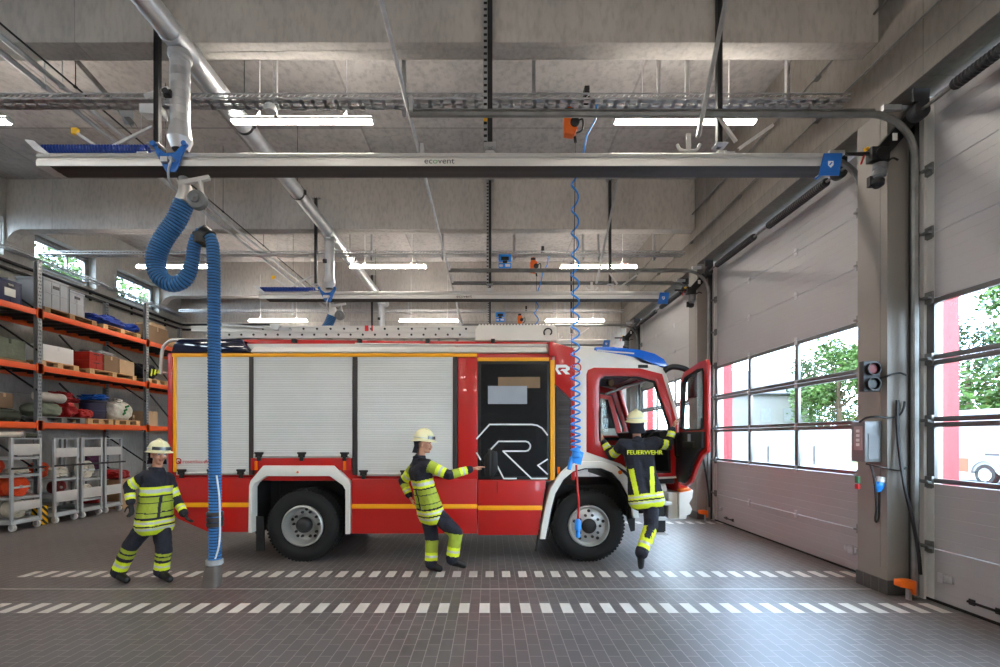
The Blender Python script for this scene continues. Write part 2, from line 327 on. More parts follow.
# pillars between the doors
PY = [5.56 + PITCH * k for k in range(-3, 3)] 
for k, y in enumerate(PY):
    b = MB(); b.box((XR, y, -.1), (5.2, y + .45, 5.77))
    b.box((XR - .012, y - .012, 0), (5.1, y + .462, .17), 1)
    for j in range(1, 4): b.box((XR - .0135, y - .012 + .118 * j, 0), (XR - .011, y - .008 + .118 * j, .17), 2)
    b.box((XR - .003, y + .1, .3), (XR + .01, y + .103, 5.7), 2)
    struct(b.build('pillar', ['pillar_paint', 'plinth', 'rubber'], bevel=.008, smooth=0), {3: 'light grey pillar between the two big doors on the right', 4: 'light grey pillar behind the open cab door', 5: 'light grey pillar at the far end of the doors'}.get(k, 'light grey door pillar outside the picture'), 'pillar')
    b = MB(); b.box((5.2, y - .11, -.1), (5.42, y + .56, 7.8)); b.box((5.19, y - .115, 1.35), (5.422, y - .105, 1.36), 1)
    struct(b.build('facade_pilaster', ['facade_red', 'rubber'], bevel=.006, smooth=0), {3: 'red facade pilaster seen through the nearest door window', 4: 'red facade pilaster seen through the middle door window', 5: 'red facade pilaster at the far door'}.get(k, 'red facade pilaster outside the picture'), 'pilaster')

# ------------------------------------------------------------------ sectional doors (local Y 0..4.16)
PZ = [0.02, .60, 1.335, 2.03, 2.73, 3.43, 4.17, 4.89, 5.72]
def make_door(y0, n, label):
    xd = 5.02; Ld = 4.2
    root = struct(empty('door_%d' % n, (xd, y0, 0)), label, 'garage door')
    for i in range(8):
        z0, z1 = PZ[i] + .004, PZ[i + 1] - .004
        if i in (2, 3, 4):
            f = MB(); fr = .055
            f.box((xd - .005, y0, z0), (xd + .045, y0 + Ld, z0 + fr)); f.box((xd - .005, y0, z1 - fr), (xd + .045, y0 + Ld, z1))
            for k in range(4):
                yc = y0 + [.05, 1.4, 2.8, 4.15][k]; hw = .05 if k in (0, 3) else .042
                f.box((xd - .003, yc - hw, z0 + fr), (xd + .043, yc + hw, z1 - fr))
            o = f.build('window_frame', 'panel_frame', root, bevel=.004)
            g = MB(); g.box((xd + .018, y0 + .06, z0 + .03), (xd + .024, y0 + Ld - .06, z1 - .03)); g.build('pane', 'pane', o)
        else:
            f = MB(); k = max(4, round((z1 - z0) / .122)); h = (z1 - z0) / k; pr = []
            for j in range(k):
                a = z0 + j * h; pr += [(xd, a), (xd, a + h - .006), (xd + .0025, a + h - .003)]
            pr += [(xd, z1), (xd + .045, z1), (xd + .045, z0)]
            f.prism([(p[0], p[1]) for p in pr], y0, y0 + Ld, 'y', 0)
            # end caps
            f.box((xd - .006, y0, z0), (xd + .046, y0 + .10, z1), 1); f.box((xd - .006, y0 + Ld - .10, z0), (xd + .046, y0 + Ld, z1), 1)
            f.build('panel', ['panel_white', 'alu_white'], root, smooth=0)
    # hinges along each joint and roller brackets on both edges
    for z in PZ[1:8]:
        for k in range(4):
            yc = y0 + [.05, 1.4, 2.8, 4.15][k]; h = MB()
            h.box((xd - .018, yc - .03, z - .06), (xd - .005, yc + .03, z + .06)); h.cyl((xd - .022, yc - .03, z), (xd - .022, yc + .03, z), .012, 8)
            if k in (0, 3):
                sg = -1 if k == 0 else 1
                h.box((xd - .03, yc - .05, z - .05), (xd - .004, yc + .05, z + .08)); h.box((xd - .07, yc - .05, z + .0), (xd - .01, yc + .05, z + .025)); h.cyl((xd - .045, yc - .02, z + .03), (xd - .045, yc + sg * .15, z + .03), .008, 8); h.cyl((xd - .045, yc + sg * .09, z + .03), (xd - .045, yc + sg * .12, z + .03), .024, 12)
            h.build('hinge', 'galv_dull' if k in (0, 3) else 'galv', root, smooth=30)
    s = MB(); s.box((xd - .012, y0, 0.001), (xd + .055, y0 + Ld, .03)); s.build('bottom_seal', 'rubber', root)
    for ye, sg in ((y0 + .16, 1), (y0 + Ld - .16, -1)):
        s = MB(); s.box((xd - .03, ye - .06, .27), (xd - .002, ye + .17 * sg, .34)); s.box((xd - .045, ye - .02, .25), (xd - .02, ye + .08 * sg, .36)); s.build('bottom_bracket', 'galv', root, bevel=.004)
    s = MB(); yh = y0 + Ld - .52
    s.tube([(xd - .005, yh, .14), (xd - .05, yh, .15), (xd - .05, yh - .26, .15), (xd - .005, yh - .26, .14)], .014, 8); s.box((xd - .012, yh - .03, .11), (xd, yh + .03, .17)); s.box((xd - .012, yh - .29, .11), (xd, yh - .23, .17)); s.build('handle', 'black_plastic', root)
    return root
DOORY = [y + .5 for y in PY]
d_near = make_door(PY[2] + .77, 1, 'nearest white sectional garage door with glazed rows, cut by the picture edge')
d_mid = clone(d_near, (5.02, PY[3] + .77, 0), 'white sectional garage door with red pilaster behind it, between the two pillars'); d_mid.name = 'door_2'
d_far = clone(d_near, (5.02, PY[4] + .77, 0), 'farthest white sectional garage door behind the fire engine cab'); d_far.name = 'door_3'
for k, i in enumerate((0, 1)):
    c = clone(d_near, (5.02, PY[i] + .77, 0), 'white sectional garage door outside the picture'); c.name = 'door_%d' % (4 + k)
# jamb strips closing the gaps between pillars and doors
for k, y in enumerate(PY):
    for (a, c) in ((y - .14, y), (y + .45, y + .78)):
        b = MB(); b.box((4.985, a, 0), (5.2, c, 5.77)); struct(b.build('trim_%d' % (2 * k + (a > y)), 'alu_white', smooth=0), 'steel door jamb strip beside a pillar', 'door jamb')

# ------------------------------------------------------------------ light
w = bpy.data.worlds.new('World'); S.world = w; w.use_nodes = True; n = w.node_tree; n.nodes.clear()
out = n.nodes.new('ShaderNodeOutputWorld'); bg = n.nodes.new('ShaderNodeBackground'); n.links.new(bg.outputs[0], out.inputs[0])
tc = n.nodes.new('ShaderNodeTexCoord'); mp = n.nodes.new('ShaderNodeMapping'); mp.inputs['Scale'].default_value = (1, 1, 2.5); n.links.new(tc.outputs['Generated'], mp.inputs[0])
nz = n.nodes.new('ShaderNodeTexNoise'); nz.inputs['Scale'].default_value = 2.2; nz.inputs['Detail'].default_value = 6; n.links.new(mp.outputs[0], nz.inputs['Vector'])
r = n.nodes.new('ShaderNodeValToRGB'); r.color_ramp.elements[0].position = .35; r.color_ramp.elements[1].position = .6
r.color_ramp.elements[0].color = (.46, .65, 1., 1); r.color_ramp.elements[1].color = (.80, .89, 1., 1)
n.links.new(nz.outputs['Fac'], r.inputs[0]); n.links.new(r.outputs[0], bg.inputs[0]); bg.inputs[1].default_value = 10.0
sun = bpy.data.lights.new('sun', 'SUN'); sun.energy = 1.2; sun.angle = .02; sun.color = (1, .96, .9)
so = bpy.data.objects.new('sun', sun); COL.objects.link(so); so.rotation_euler = Vector((.42, .75, -.95)).to_track_quat('-Z', 'Y').to_euler()

def make_light(c, label, group):
    x, y, z = c; r = empty('ceiling_light', c, label, 'ceiling light', group)
    h = MB(); h.prism([(y - .05, z), (y + .05, z), (y + .04, z + .045), (y - .04, z + .045)], x - .97, x + .97, 'x'); h.box((x - .975, y - .052, z - .022), (x - .965, y + .052, z + .046)); h.box((x + .965, y - .052, z - .022), (x + .975, y + .052, z + .046)); h.build('housing', 'white', r, bevel=.003)
    d = MB(); d.prism([(y - .048, z - .001), (y - .046, z - .014), (y - .03, z - .022), (y + .03, z - .022), (y + .046, z - .014), (y + .048, z - .001)], x - .963, x + .963, 'x'); d.build('diffuser', 'led', r)
    d = MB(); d.box((x - .95, y - .036, z + .0455), (x + .95, y + .036, z + .049)); d.build('top_diffuser', 'led_added_up', r)  # glowing strip added on top of the housing to brighten the ceiling
    for s in (-.6, .6):
        a = MB(); a.tube(smooth_path([(x + s, y, z + .045), (x + s - .03, y, z + .08), (x + s, y, z + .14), (x + s + .01, y, z + .2), (x + s + .01, y, ZS - .003)], 4), .006, 6); a.build('hanger_wire', 'white', r)
    return r
ROWS = {3: (6.52, 6.22, (-7.6, -2.59, 2.69)), 4: (12.0, 6.18, (-8.0, -2.59, 2.76)), 5: (15.6, 5.7, (-7.0, -2.02, 2.8))}
pos = {1: 'in the near bay', 2: 'above the fire engine roof', 3: 'at the far wall'}
L0 = None; TY = [6.3 + PITCH * k for k in range(-3, 3)]
for k, y in enumerate(TY):
    y_, z_, LX = ROWS.get(k, (y + .2, 6.22, (-7.6, -2.59, 2.69)))
    for j, x in enumerate(LX):
        lab = 'long white tube light hung %s, %s' % ({3: 'from the nearest cable tray', 4: 'from the middle cable tray', 5: 'from the far wall tray'}.get(k, 'outside the picture'), ['towards the storage rack', 'over the roller shutters', 'on the garage door side'][j])
        c = (x, y_, z_)
        if L0 is None: L0 = make_light(c, lab, 'hall tube lights')
        else: clone(L0, c, lab)

# ------------------------------------------------------------------ camera
cam = bpy.data.cameras.new('camera'); co = bpy.data.objects.new('camera', cam); COL.objects.link(co)
co.location = (0, 0, EH); co.rotation_euler = (PI / 2, 0, 0); cam.sensor_width = 36; cam.lens = F * 36 / 1000
cam.shift_x = .010; cam.shift_y = .1035; cam.clip_end = 400; S.camera = co
S.view_settings.view_transform = 'Standard'; S.view_settings.look = 'None'; S.view_settings.gamma = 1; S.view_settings.exposure = 1.25; S.view_settings.use_curve_mapping = False
S.cycles.use_denoising = True; S.cycles.max_bounces = 10; S.cycles.diffuse_bounces = 6; S.cycles.transparent_max_bounces = 24; S.cycles.sample_clamp_indirect = 8; S.cycles.caustics_reflective = False; S.cycles.caustics_refractive = False

# ------------------------------------------------------------------ outside
b = MB(); b.box((-60, -40, -.3), (90, 90, -.21)); b.box((5.3, -30, -.21), (60, 60, -.02)); b.box((26.0, -30, -.02), (60, 60, .0), 1); struct(b.build('ground', ['asphalt', 'grass'], smooth=0), 'pale paved yard outside the doors', 'ground')
def wallbar(p, q, h, th, name, m, lab, cat):
    b = MB(); p = Vector((*p, 0)); q = Vector((*q, 0)); b.bar(p + Vector((0, 0, h / 2 - .05)), q + Vector((0, 0, h / 2 - .05)), th, h + .1); b.bar(p + Vector((0, 0, h + .03)), q + Vector((0, 0, h + .03)), th + .08, .06, mi=1)
    return struct(b.build(name, [m, 'roof_grey'], bevel=.01, smooth=0), lab, cat)
wallbar((16.5, 46), (32, 30), 2.55, .25, 'yard_wall', 'render_white', 'long white rendered yard wall outside the middle door', 'wall'); wallbar((32, 30), (40, 4), 2.55, .25, 'yard_wall', 'render_white', 'white rendered yard wall behind the ambulance', 'wall')
def house(c, lx, ly, h, rh, lab):
    x, y = c; r = empty('house', (x, y, 0), lab, 'house')
    b = MB(); b.box((x - lx / 2, y - ly / 2, -.1), (x + lx / 2, y + ly / 2, h)); b.prism([(y - ly / 2, h), (y + ly / 2, h), (y, h + rh)], x - lx / 2, x + lx / 2, 'x'); b.build('wall', 'render_white', r, smooth=0)
    b = MB(); e = .4
    for sg in (-1, 1): b.bar((x - lx / 2 - e, y + sg * (ly / 4 + .15), h + rh / 2 + .02), (x + lx / 2 + e, y + sg * (ly / 4 + .15), h + rh / 2 + .02), .14, math.hypot(ly / 2, rh) + .5, up=(0, sg * rh * -1, -ly / 2) if 0 else (0, -sg * ly / 2, rh))
    b.build('roof', 'roof_grey', r, smooth=0)
    for k in (-1, 0, 1):
        wn = MB(); wn.box((x - lx / 2 - .03, y + k * ly * .27 - .45, h * .55), (x - lx / 2 + .05, y + k * ly * .27 + .45, h * .55 + 1.25)); wn.build('window', 'grey_plastic', r)
        wn = MB(); wn.box((x + k * lx * .27 - .45, y - ly / 2 - .03, h * .55), (x + k * lx * .27 + .45, y - ly / 2 + .05, h * .55 + 1.25)); wn.build('window', 'grey_plastic', r)
house((26.0, 48), 8, 7, 6.0, 2.4, 'white gabled house with grey roof beyond the yard wall')
for p in ((751.5, 445), (768, 447), (814, 443)):
    c = P(p[0], p[1], 32.); b = MB(); b.cyl((c.x, 32., -.03), (c.x, 32., 1.2), .05, 10); b.ball((c.x, 32., 1.2), .06, 8)
    tag(b.build('bollard', 'steel_dark'), 'slim dark bollard in the yard seen in the %s pane of the middle door' % {751.5: 'left', 768: 'centre', 814: 'right'}[p[0]], 'bollard', 'yard bollards')
def leaf_tree(loc, H, R, n, m, lab, seed):
    rnd = random.Random(seed); x, y, z0 = loc; r = empty('tree', loc, lab, 'tree', 'trees outside')
    t = MB(); tips = []
    t.tube([(x, y, z0 - .1), (x + .1, y, H * .3), (x, y + .1, H * .55), (x + .1, y, H * .85)], [.3, .22, .16, .04], 8)
    cl = []
    for k in range(26):
        an = rnd.random() * 2 * PI; zz = H * (.24 + .72 * rnd.random()); q = (zz / H - .24) / .72
        rr = R * (math.sin(PI * min(1, .22 + .72 * q)) ** .7) * (.25 + .75 * rnd.random()); c = Vector((x + rr * math.cos(an), y + rr * math.sin(an), zz)); cl.append((c, R * (.3 + .2 * rnd.random())))
        if k % 2 == 0: t.tube([(x, y, zz * .7), (x + (c.x - x) * .5, y + (c.y - y) * .5, zz * .86), c], [.08, .05, .015], 5)
    f = MB()
    for i in range(n):
        c, rr = cl[i % len(cl)]; d = Vector((rnd.gauss(0, 1), rnd.gauss(0, 1), rnd.gauss(0, 1))).normalized() * rr * (rnd.random() ** .4); p = c + d
        u = Vector((rnd.gauss(0, 1), rnd.gauss(0, 1), rnd.gauss(0, .5))).normalized(); v = u.cross(Vector((rnd.gauss(0, 1), rnd.gauss(0, 1), rnd.gauss(0, 1)))).normalized(); s = .11 + .12 * rnd.random()
        f.add([p - u * s, p - v * s * .5, p + u * s, p + v * s * .5], [(0, 1, 2, 3)])
    fo = foliage(f, m, r); t.build('trunk', 'bark', r); return r
def foliage(f, m, r):
    me = bpy.data.meshes.new('foliage'); o0 = root_loc(r); me.from_pydata([(v[0] - o0.x, v[1] - o0.y, v[2] - o0.z) for v in f.v], [], f.f); me.materials.append(M[m]); o = bpy.data.objects.new('foliage', me); COL.objects.link(o); o.parent = r; return o
leaf_tree((29.2, 39.5, 0), 9.8, 3.5, 9000, 'leaf', 'round leafy tree behind the yard wall in the right panes of the middle door', 1)
leaf_tree((36, 53, 0), 10.6, 3.4, 6000, 'leaf_dark', 'leafy tree beside the white gabled house', 2)
leaf_tree((27.0, 21.5, 0), 11.5, 3.9, 11000, 'leaf', 'tall leafy tree in the panes of the nearest door', 3)
leaf_tree((38.5, 38, 0), 11.0, 3.6, 7000, 'leaf_dark', 'dark leafy tree between the middle and nearest door views', 4)
leaf_tree((36, 26, 0), 11.5, 3.9, 9000, 'leaf', 'broad leafy tree behind the ambulance', 5)
leaf_tree((-21, 24, 0), 11.0, 3.4, 6000, 'leaf', 'leafy tree outside the nearer slit window', 6)
leaf_tree((-22, 33, 0), 11.6, 3.4, 6000, 'leaf', 'leafy tree outside the farther slit window', 7)
# ambulance
def ambulance():
    x, y = 20.3, 18.75; r = empty('ambulance', (x, y, 0), 'white and orange ambulance parked outside the nearest door', 'ambulance')
    xs = x - 1.05; b = MB()
    b.box((xs, y - 2.6, .45), (x + 1.05, y + 2.4, 2.95)); b.build('body', 'amb_white', r, bevel=.08)
    b = MB(); b.prism([(y - 2.6, .5), (y - 4.2, .5), (y - 4.3, 1.1), (y - 3.9, 1.3), (y - 3.3, 2.1), (y - 2.6, 2.15)], xs + .05, x + 1., 'x'); b.build('cab', 'amb_white', r, bevel=.05)
    b = MB(); b.box((xs - .008, y - 2.55, .45), (xs, y - 1.05, 1.0)); b.build('orange_band', 'amb_orange', r); b = MB(); b.box((xs - .008, y + .25, .45), (xs, y + 2.35, 1.0)); b.build('orange_band', 'amb_orange', r)
    b = MB(); b.box((xs - .012, y + .9, .5), (xs, y + .92, 2.8)); b.build('door_seam', 'steel_dark', r); b = MB(); b.box((xs - .012, y - .9, 1.15), (xs, y - .4, 1.22)); b.build('handle', 'steel_dark', r)
    b = MB(); yc = y - .4; b.ring([(yc + .62 * math.cos(a), .42 + .62 * math.sin(a)) for a in [PI * k / 12 for k in range(13)]], [(yc + .5 * math.cos(a), .42 + .5 * math.sin(a)) for a in [PI * k / 12 for k in range(13)]], xs - .04, xs + .1, 'x', closed=False); b.build('wheel_arch', 'amb_white', r)
    for yc in (y - .4, y - 3.5):
        b = MB(); b.lathe((xs - .02, yc, .4), (1, 0, 0), [(0, .25), (-.0, .38), (.03, .4), (.2, .4), (.22, .3)], 24, 0); b.lathe((xs - .01, yc, .4), (1, 0, 0), [(0, .02), (-.01, .08), (.02, .12), (.02, .22), (-.005, .26)], 24, 1); b.build('wheel', ['tyre', 'rim'], r)
ambulance()
# ------------------------------------------------------------------ ceiling services
BAYN = ['near', 'middle', 'far']
def lattice_tray(name, p0, p1, along, label):
    """U shaped perforated cable tray: lips, zigzag webbed flanges, slotted base"""
    b = MB(); L = abs((p1[0] - p0[0]) if along == 'x' else (p1[1] - p0[1])); k = int(L / .075); w, h = .2, .075
    def pt(s, u, z):
        return (p0[0] + s, p0[1] + u, p0[2] + z) if along == 'x' else (p0[0] + u, p0[1] + s, p0[2] + z)
    for u in (0, w):
        b.box(pt(0, u - .004, 0), pt(L, u + .004, .02)); b.box(pt(0, u - .009, h - .018), pt(L, u + .009, h))
        for i in range(k):
            s = L * i / k; b.bar(pt(s, u, .018), pt(s + .045, u, h - .016), .006, .018, up=(0, 1, 0) if along == 'x' else (1, 0, 0))
    b.box(pt(0, .02, 0), pt(L, .075, .004)); b.box(pt(0, w - .075, 0), pt(L, w - .02, .004))
    for i in range(0, k, 2): s = L * i / k; b.box(pt(s, 0, 0), pt(s + .05, w, .004))
    return tag(b.build(name, 'galv', smooth=0), label, 'cable tray', 'perforated cable trays')
def strut(p, q, w=.045, name='hanger_strut', label='', m='galv', holes=True, cat='hanger', group='ceiling hangers'):
    """perforated C channel between two points"""
    p, q = Vector(p), Vector(q); d = (q - p); L = d.length; d.normalize()
    s = Vector((1, 0, 0)) if abs(d.x) < .9 else Vector((0, 0, 1)); s = (s - d * s.dot(d)).normalized(); n_ = s.cross(d).normalized()
    if n_.y > 0: n_ = -n_
    b = MB(); b.bar(p - s * w / 2, q - s * w / 2, .005, w, up=n_); b.bar(p + s * w / 2, q + s * w / 2, .005, w, up=n_)
    if holes:
        k = max(2, int(L / .075)); f = n_ * w / 2
        b.bar(p - s * w * .32 + f, q - s * w * .32 + f, w * .36, .004, up=n_); b.bar(p + s * w * .32 + f, q + s * w * .32 + f, w * .36, .004, up=n_)
        for i in range(k): b.bar(p + d * (L * i / k) + f, p + d * (L * i / k + .03) + f, w * .5, .004, up=n_)
        b.bar(p - n_ * w * .4, q - n_ * w * .4, w * .9, .003, up=n_)
    else: b.bar(p + n_ * w / 2, q + n_ * w / 2, w, .005, up=n_)
    return tag(b.build(name, m, smooth=0), label, cat, group)
for k in range(3):
    y = 6.02 + PITCH * k
    lattice_tray('cable_tray', (-10.7, y, 6.17), (4.6, y, 6.17), 'x', 'perforated steel cable tray crossing the hall in the %s bay' % BAYN[k])
lattice_tray('cable_tray', (-10.97, 5.0, 6.1), (-10.97, 16.8, 6.1), 'y', 'perforated steel cable tray along the side wall below the slit windows')
# hangers of the trays
for k in range(3):
    for j, x in enumerate((-6.9, -2.85, -1.14, .58, 2.24, 2.62, 3.95)):
        y = 6.27 + PITCH * k
        strut((x, y, 6.12), (x, y, ZS), .045, 'tray_hanger', 'perforated hanger strip of the %s cable tray, %s from the left' % (BAYN[k], ['first', 'second', 'third', 'fourth', 'fifth', 'sixth', 'seventh'][j]))
for j, y in enumerate((10.55, 12.2, 13.75)):
    strut((-10.95, y, 6.2), (-10.95, y, 6.6), .04, 'tray_hanger', 'short hanger strip of the wall cable tray, %s along the wall' % ['first', 'second', 'third'][j])

# ------------------------------------------------------------------ exhaust rails
RZ = -.085
def make_rail(y, label):
    r = empty('exhaust_rail', (0, y, 4.86), label, 'exhaust rail', 'exhaust extraction rails')
    x0, x1 = -5.1, 3.85; b = MB()
    b.prism([(y - .145, 4.992), (y - .15, 5.01), (y - .15, 5.06), (y - .135, 5.07), (y - .135, 5.085), (y - .15, 5.095), (y - .14, 5.135), (y - .09, 5.17), (y + .09, 5.17), (y + .1, 5.12), (y + .09, 4.992)], x0, x1, 'x'); b.build('rail_body', 'alu', r, smooth=40)
    b = MB(); b.prism([(y - .145, 4.99), (y - .1, 4.985), (y - .03, 4.98), (y, 4.985), (y + .03, 4.98), (y + .085, 4.985), (y + .09, 4.99)], x0 + .15, x1 - .05, 'x'); b.build('rubber_seal', 'rail_dark', r, smooth=20)
    b = MB(); b.prism([(x1 - .17, 4.875), (x1 + .06, 4.875), (x1 + .1, 5.125), (x1 - .11, 5.125)], y - .165, y - .153, 'y'); b.box((x1 - .02, y - .155, 4.98), (x1 + .01, y + .12, 5.12))
    o = b.build('end_plate', 'blue_paint', r, bevel=.004)
    b = MB(); cx, cz = x1 - .035, 5.0
    b.prism([(cx - .03, cz + .035), (cx + .03, cz + .035), (cx + .03, cz - .01), (cx, cz - .04), (cx - .03, cz - .01)], y - .168, y - .164, 'y'); b.build('emblem', 'white', o)
    b = MB(); b.bar((cx - .015, y - .169, cz - .012), (cx + .012, y - .169, cz + .02), .003, .014, up=(1, 0, -1)); b.build('emblem_mark', 'blue_paint', o)
    lettering('worky', (x1 - .065, y - .166, 5.04), .05, 'blue_hose_dark', o) if 0 else None
    t = lettering('ecovent', (-.74, y - .153, 5.015), .092, 'text_dark', r, depth=.001, squash=1.15); t.data.materials.append(M['text_green'])
    xs = sorted({round(p.center.x, 4) for p in t.data.polygons}); x_a, x_b = t.data.vertices[0].co.x, 0
    xmin = min(v.co.x for v in t.data.vertices); wd = max(v.co.x for v in t.data.vertices) - xmin
    for p in t.data.polygons:
        if .285 < (p.center.x - xmin) / wd < .435: p.material_index = 1
    b = MB(); b.prism([(x0 - .12, 5.28), (x0 - .02, 5.27), (x0 + .16, 5.12), (x0 + .16, 5.1), (x0 - .0, 5.16)], y - .16, y - .15, 'y'); b.bar((x0 - .1, y - .15, 5.27), (x0 + .12, y + .1, 5.12), .02, .02); b.build('end_bracket', 'galv', r)
    # stowed blue spiral hose on top
    b = MB(); pts = []
    for i in range(360):
        a = i * .62; s = i / 359; pts.append((x0 + .0 + 1.2 * s, y - .06 + .04 * math.cos(a), 5.225 + .042 * math.sin(a)))
    b.tube(pts, .013, 6); b.tube([(x0 + 1.2, y - .06, 5.22), (x0 + 1.25, y - .08, 5.2), (-3.78, y - .1, 5.19)], .008, 6); b.build('spiral_air_hose', 'blue_tape', r)
    for xx in (.0, 2.72, -3.95):
        b = MB(); b.box((xx - .06, y - .1, 5.165), (xx + .06, y + .12, 5.185)); b.box((xx - .05, y + .07, 5.18), (xx + .05, y + .13, 5.3)); b.build('clamp', 'galv', r, bevel=.003)
    b = MB()
    for sg in (-1, 1): b.tube(smooth_path([(2.25 + sg * .13, y - .1, 5.26), (2.25 + sg * .09, y - .1, 5.2), (2.25, y - .1, 5.19)], 4), .018, 6)
    b.bar((2.25, y - .1, 5.18), (2.25, y - .1, 5.38), .05, .02); b.build('cleat', 'alu_white', r)
    b = MB(); b.box((-.83, y + .1, 5.19), (-.18, y + .13, 5.24)); b.box((-.83, y + .06, 5.17), (-.8, y + .13, 5.26)); b.box((-.22, y + .06, 5.17), (-.19, y + .13, 5.24)); b.build('cross_strip', 'galv', r)
    r.location.z += RZ
    return r
R0 = make_rail(5.45, 'long aluminium exhaust rail in the near bay, in front of the whole fire engine')
clone(R0, (0, 5.45 + PITCH, 4.86 + RZ), 'long aluminium exhaust rail in the middle bay, just above the fire engine roof'); clone(R0, (0, 5.45 + 2 * PITCH, 4.86 + RZ), 'aluminium exhaust rail in the far bay, behind the fire engine roof')
def post(x, y, z0, z1, double, label):
    r = empty('rail_post', (x, y, z0), label, 'rail post', 'posts carrying the exhaust rails'); b = MB()
    b.bar((x, y, z0), (x, y, z1), .05, .05, up=(0, 1, 0)); b.bar((x - .026, y - .03, z0), (x - .026, y - .03, z1), .006, .02, up=(0, 1, 0)); b.bar((x + .026, y - .03, z0), (x + .026, y - .03, z1), .006, .02, up=(0, 1, 0)); b.build('channel', 'steel_dark', r, smooth=0)
    if double:
        b = MB(); xx = x - .055
        for i in range(int((z1 - z0) / .075)): b.box((xx - .02, y - .025, z0 + i * .075), (xx + .02, y - .02, z0 + i * .075 + .04))
        b.box((xx - .025, y - .03, z0), (xx - .02, y + .02, z1)); b.box((xx + .02, y - .03, z0), (xx + .025, y + .02, z1)); b.box((xx - .02, y + .01, z0), (xx + .02, y + .02, z1), 1); b.build('perforated_channel', ['galv', 'steel_dark'], r, smooth=0)
        b = MB(); b.box((xx - .02, y - .035, z0 + .3), (xx + .02, y - .02, z0 + .36)); b.build('end_cap', 'yellow', r)
    b = MB(); b.box((x - .09, y - .03, z1 - .02), (x + .09, y + .04, z1)); b.build('fixing_plate', 'galv', r); b = MB(); b.box((x - .07, y - .1, z0 - .0), (x + .07, y + .03, z0 + .012)); b.build('foot_plate', 'galv', r)
    return r
for k in range(3):
    y = 5.62 + PITCH * k
    for x, z1, d, nm in ((-3.95, 7.3, 0, 'left'), (0, 7.7, 1, 'double middle'), (2.72, 7.7, 0, 'right')):
        post(x, y, 5.3, z1, d, '%s steel post carrying the %s exhaust rail' % (nm, BAYN[k]))
    y2 = 5.45 + PITCH * k
    if k < 2: strut((2.86, y - .20, 7.6), (2.35, y2 - .12, 5.25), .04, 'brace_strut', 'slanting perforated brace beside the right post of the %s exhaust rail' % BAYN[k], 'galv', group='rail braces')
    strut((2.85, y2 + .02, 5.28), (2.62, y2 + .02, 5.62), .03, 'brace_strut', 'short white inner stay on the %s exhaust rail' % BAYN[k], 'alu_white', False, group='rail braces')
    strut((2.90, y2 + .06, 5.22), (3.3, y2 + .06, 5.5), .03, 'brace_strut', 'short white outer stay on the %s exhaust rail' % BAYN[k], 'alu_white', False, group='rail braces')
    b = MB(); b.bar((-4.55, y2 + .12, 5.24), (-3.98, y2 + .12, 5.52), .03, .03); b.bar((-4.9, y2 + .12, 5.46), (-4.5, y2 + .12, 5.2), .03, .03); b.box((-4.93, y2 + .1, 5.43), (-4.86, y2 + .14, 5.5), 1)
    tag(b.build('brace_strut', ['galv', 'yellow'], smooth=0), 'yellow tipped stay by the stowed hose on the %s exhaust rail' % BAYN[k], 'brace', 'rail braces')

# ------------------------------------------------------------------ spiral duct with drops
def duct():
    r = empty('ventilation_duct', (-3.59, 3, 6.42), 'shiny spiral ventilation duct running the length of the hall over the roller shutters', 'duct')
    b = MB(); pts, rs = [], []
    for i in range(0, 560):
        yy = -9.8 + i * .0465; pts.append((-3.59, yy, 6.42)); rs.append(.128 if i % 4 else .123)
    b.tube(pts, rs, 20); b.build('main_pipe', 'duct_steel', r, smooth=60)
    for k in range(3):
        y = 5.47 + PITCH * k
        b = MB(); pr = [(0, .102)]; z = 0
        while z < .85: pr += [(z + .074, .102), (z + .078, .105), (z + .084, .105), (z + .088, .102)]; z += .088
        pr += [(.9, .104), (1.02, .125), (1.06, .13), (1.18, .085)]
        b.lathe((-3.59, y, 6.36), (0, 0, -1), pr, 40); b.lathe((-3.59, y, 6.36), (0, 0, -1), [(.06, .125), (.12, .125), (.14, .105)], 40); b.build('drop_pipe', 'duct_steel', r, smooth=22)
        b = MB(); b.lathe((-3.59, y, 6.42), (0, 1, 0), [(-.2, .128), (-.19, .137), (-.15, .137), (-.14, .13), (.14, .13), (.15, .137), (.19, .137), (.2, .128)], 20); b.build('saddle', 'duct_steel', r, smooth=40)
        b = MB(); b.box((-3.7, y - .125, 5.72), (-3.62, y - .09, 5.8)); b.cyl((-3.66, y - .16, 5.76), (-3.66, y - .1, 5.76), .035, 12); b.build('damper_handle', 'steel_dark', r)
    for k, y in enumerate((.4, 3.4, 6.9, 8.8, 12.1, 14.8)):
        b = MB(); b.lathe((-3.59, y, 6.42), (0, 1, 0), [(-.02, .133), (-.02, .14), (.02, .14), (.02, .133)], 20); b.box((-3.48, y - .02, 6.38), (-3.43, y + .02, 6.46)); b.cyl((-3.59, y, 6.56), (-3.59, y, ZS - .004), .006, 6); b.build('pipe_clamp', 'steel_dark', r)
duct()
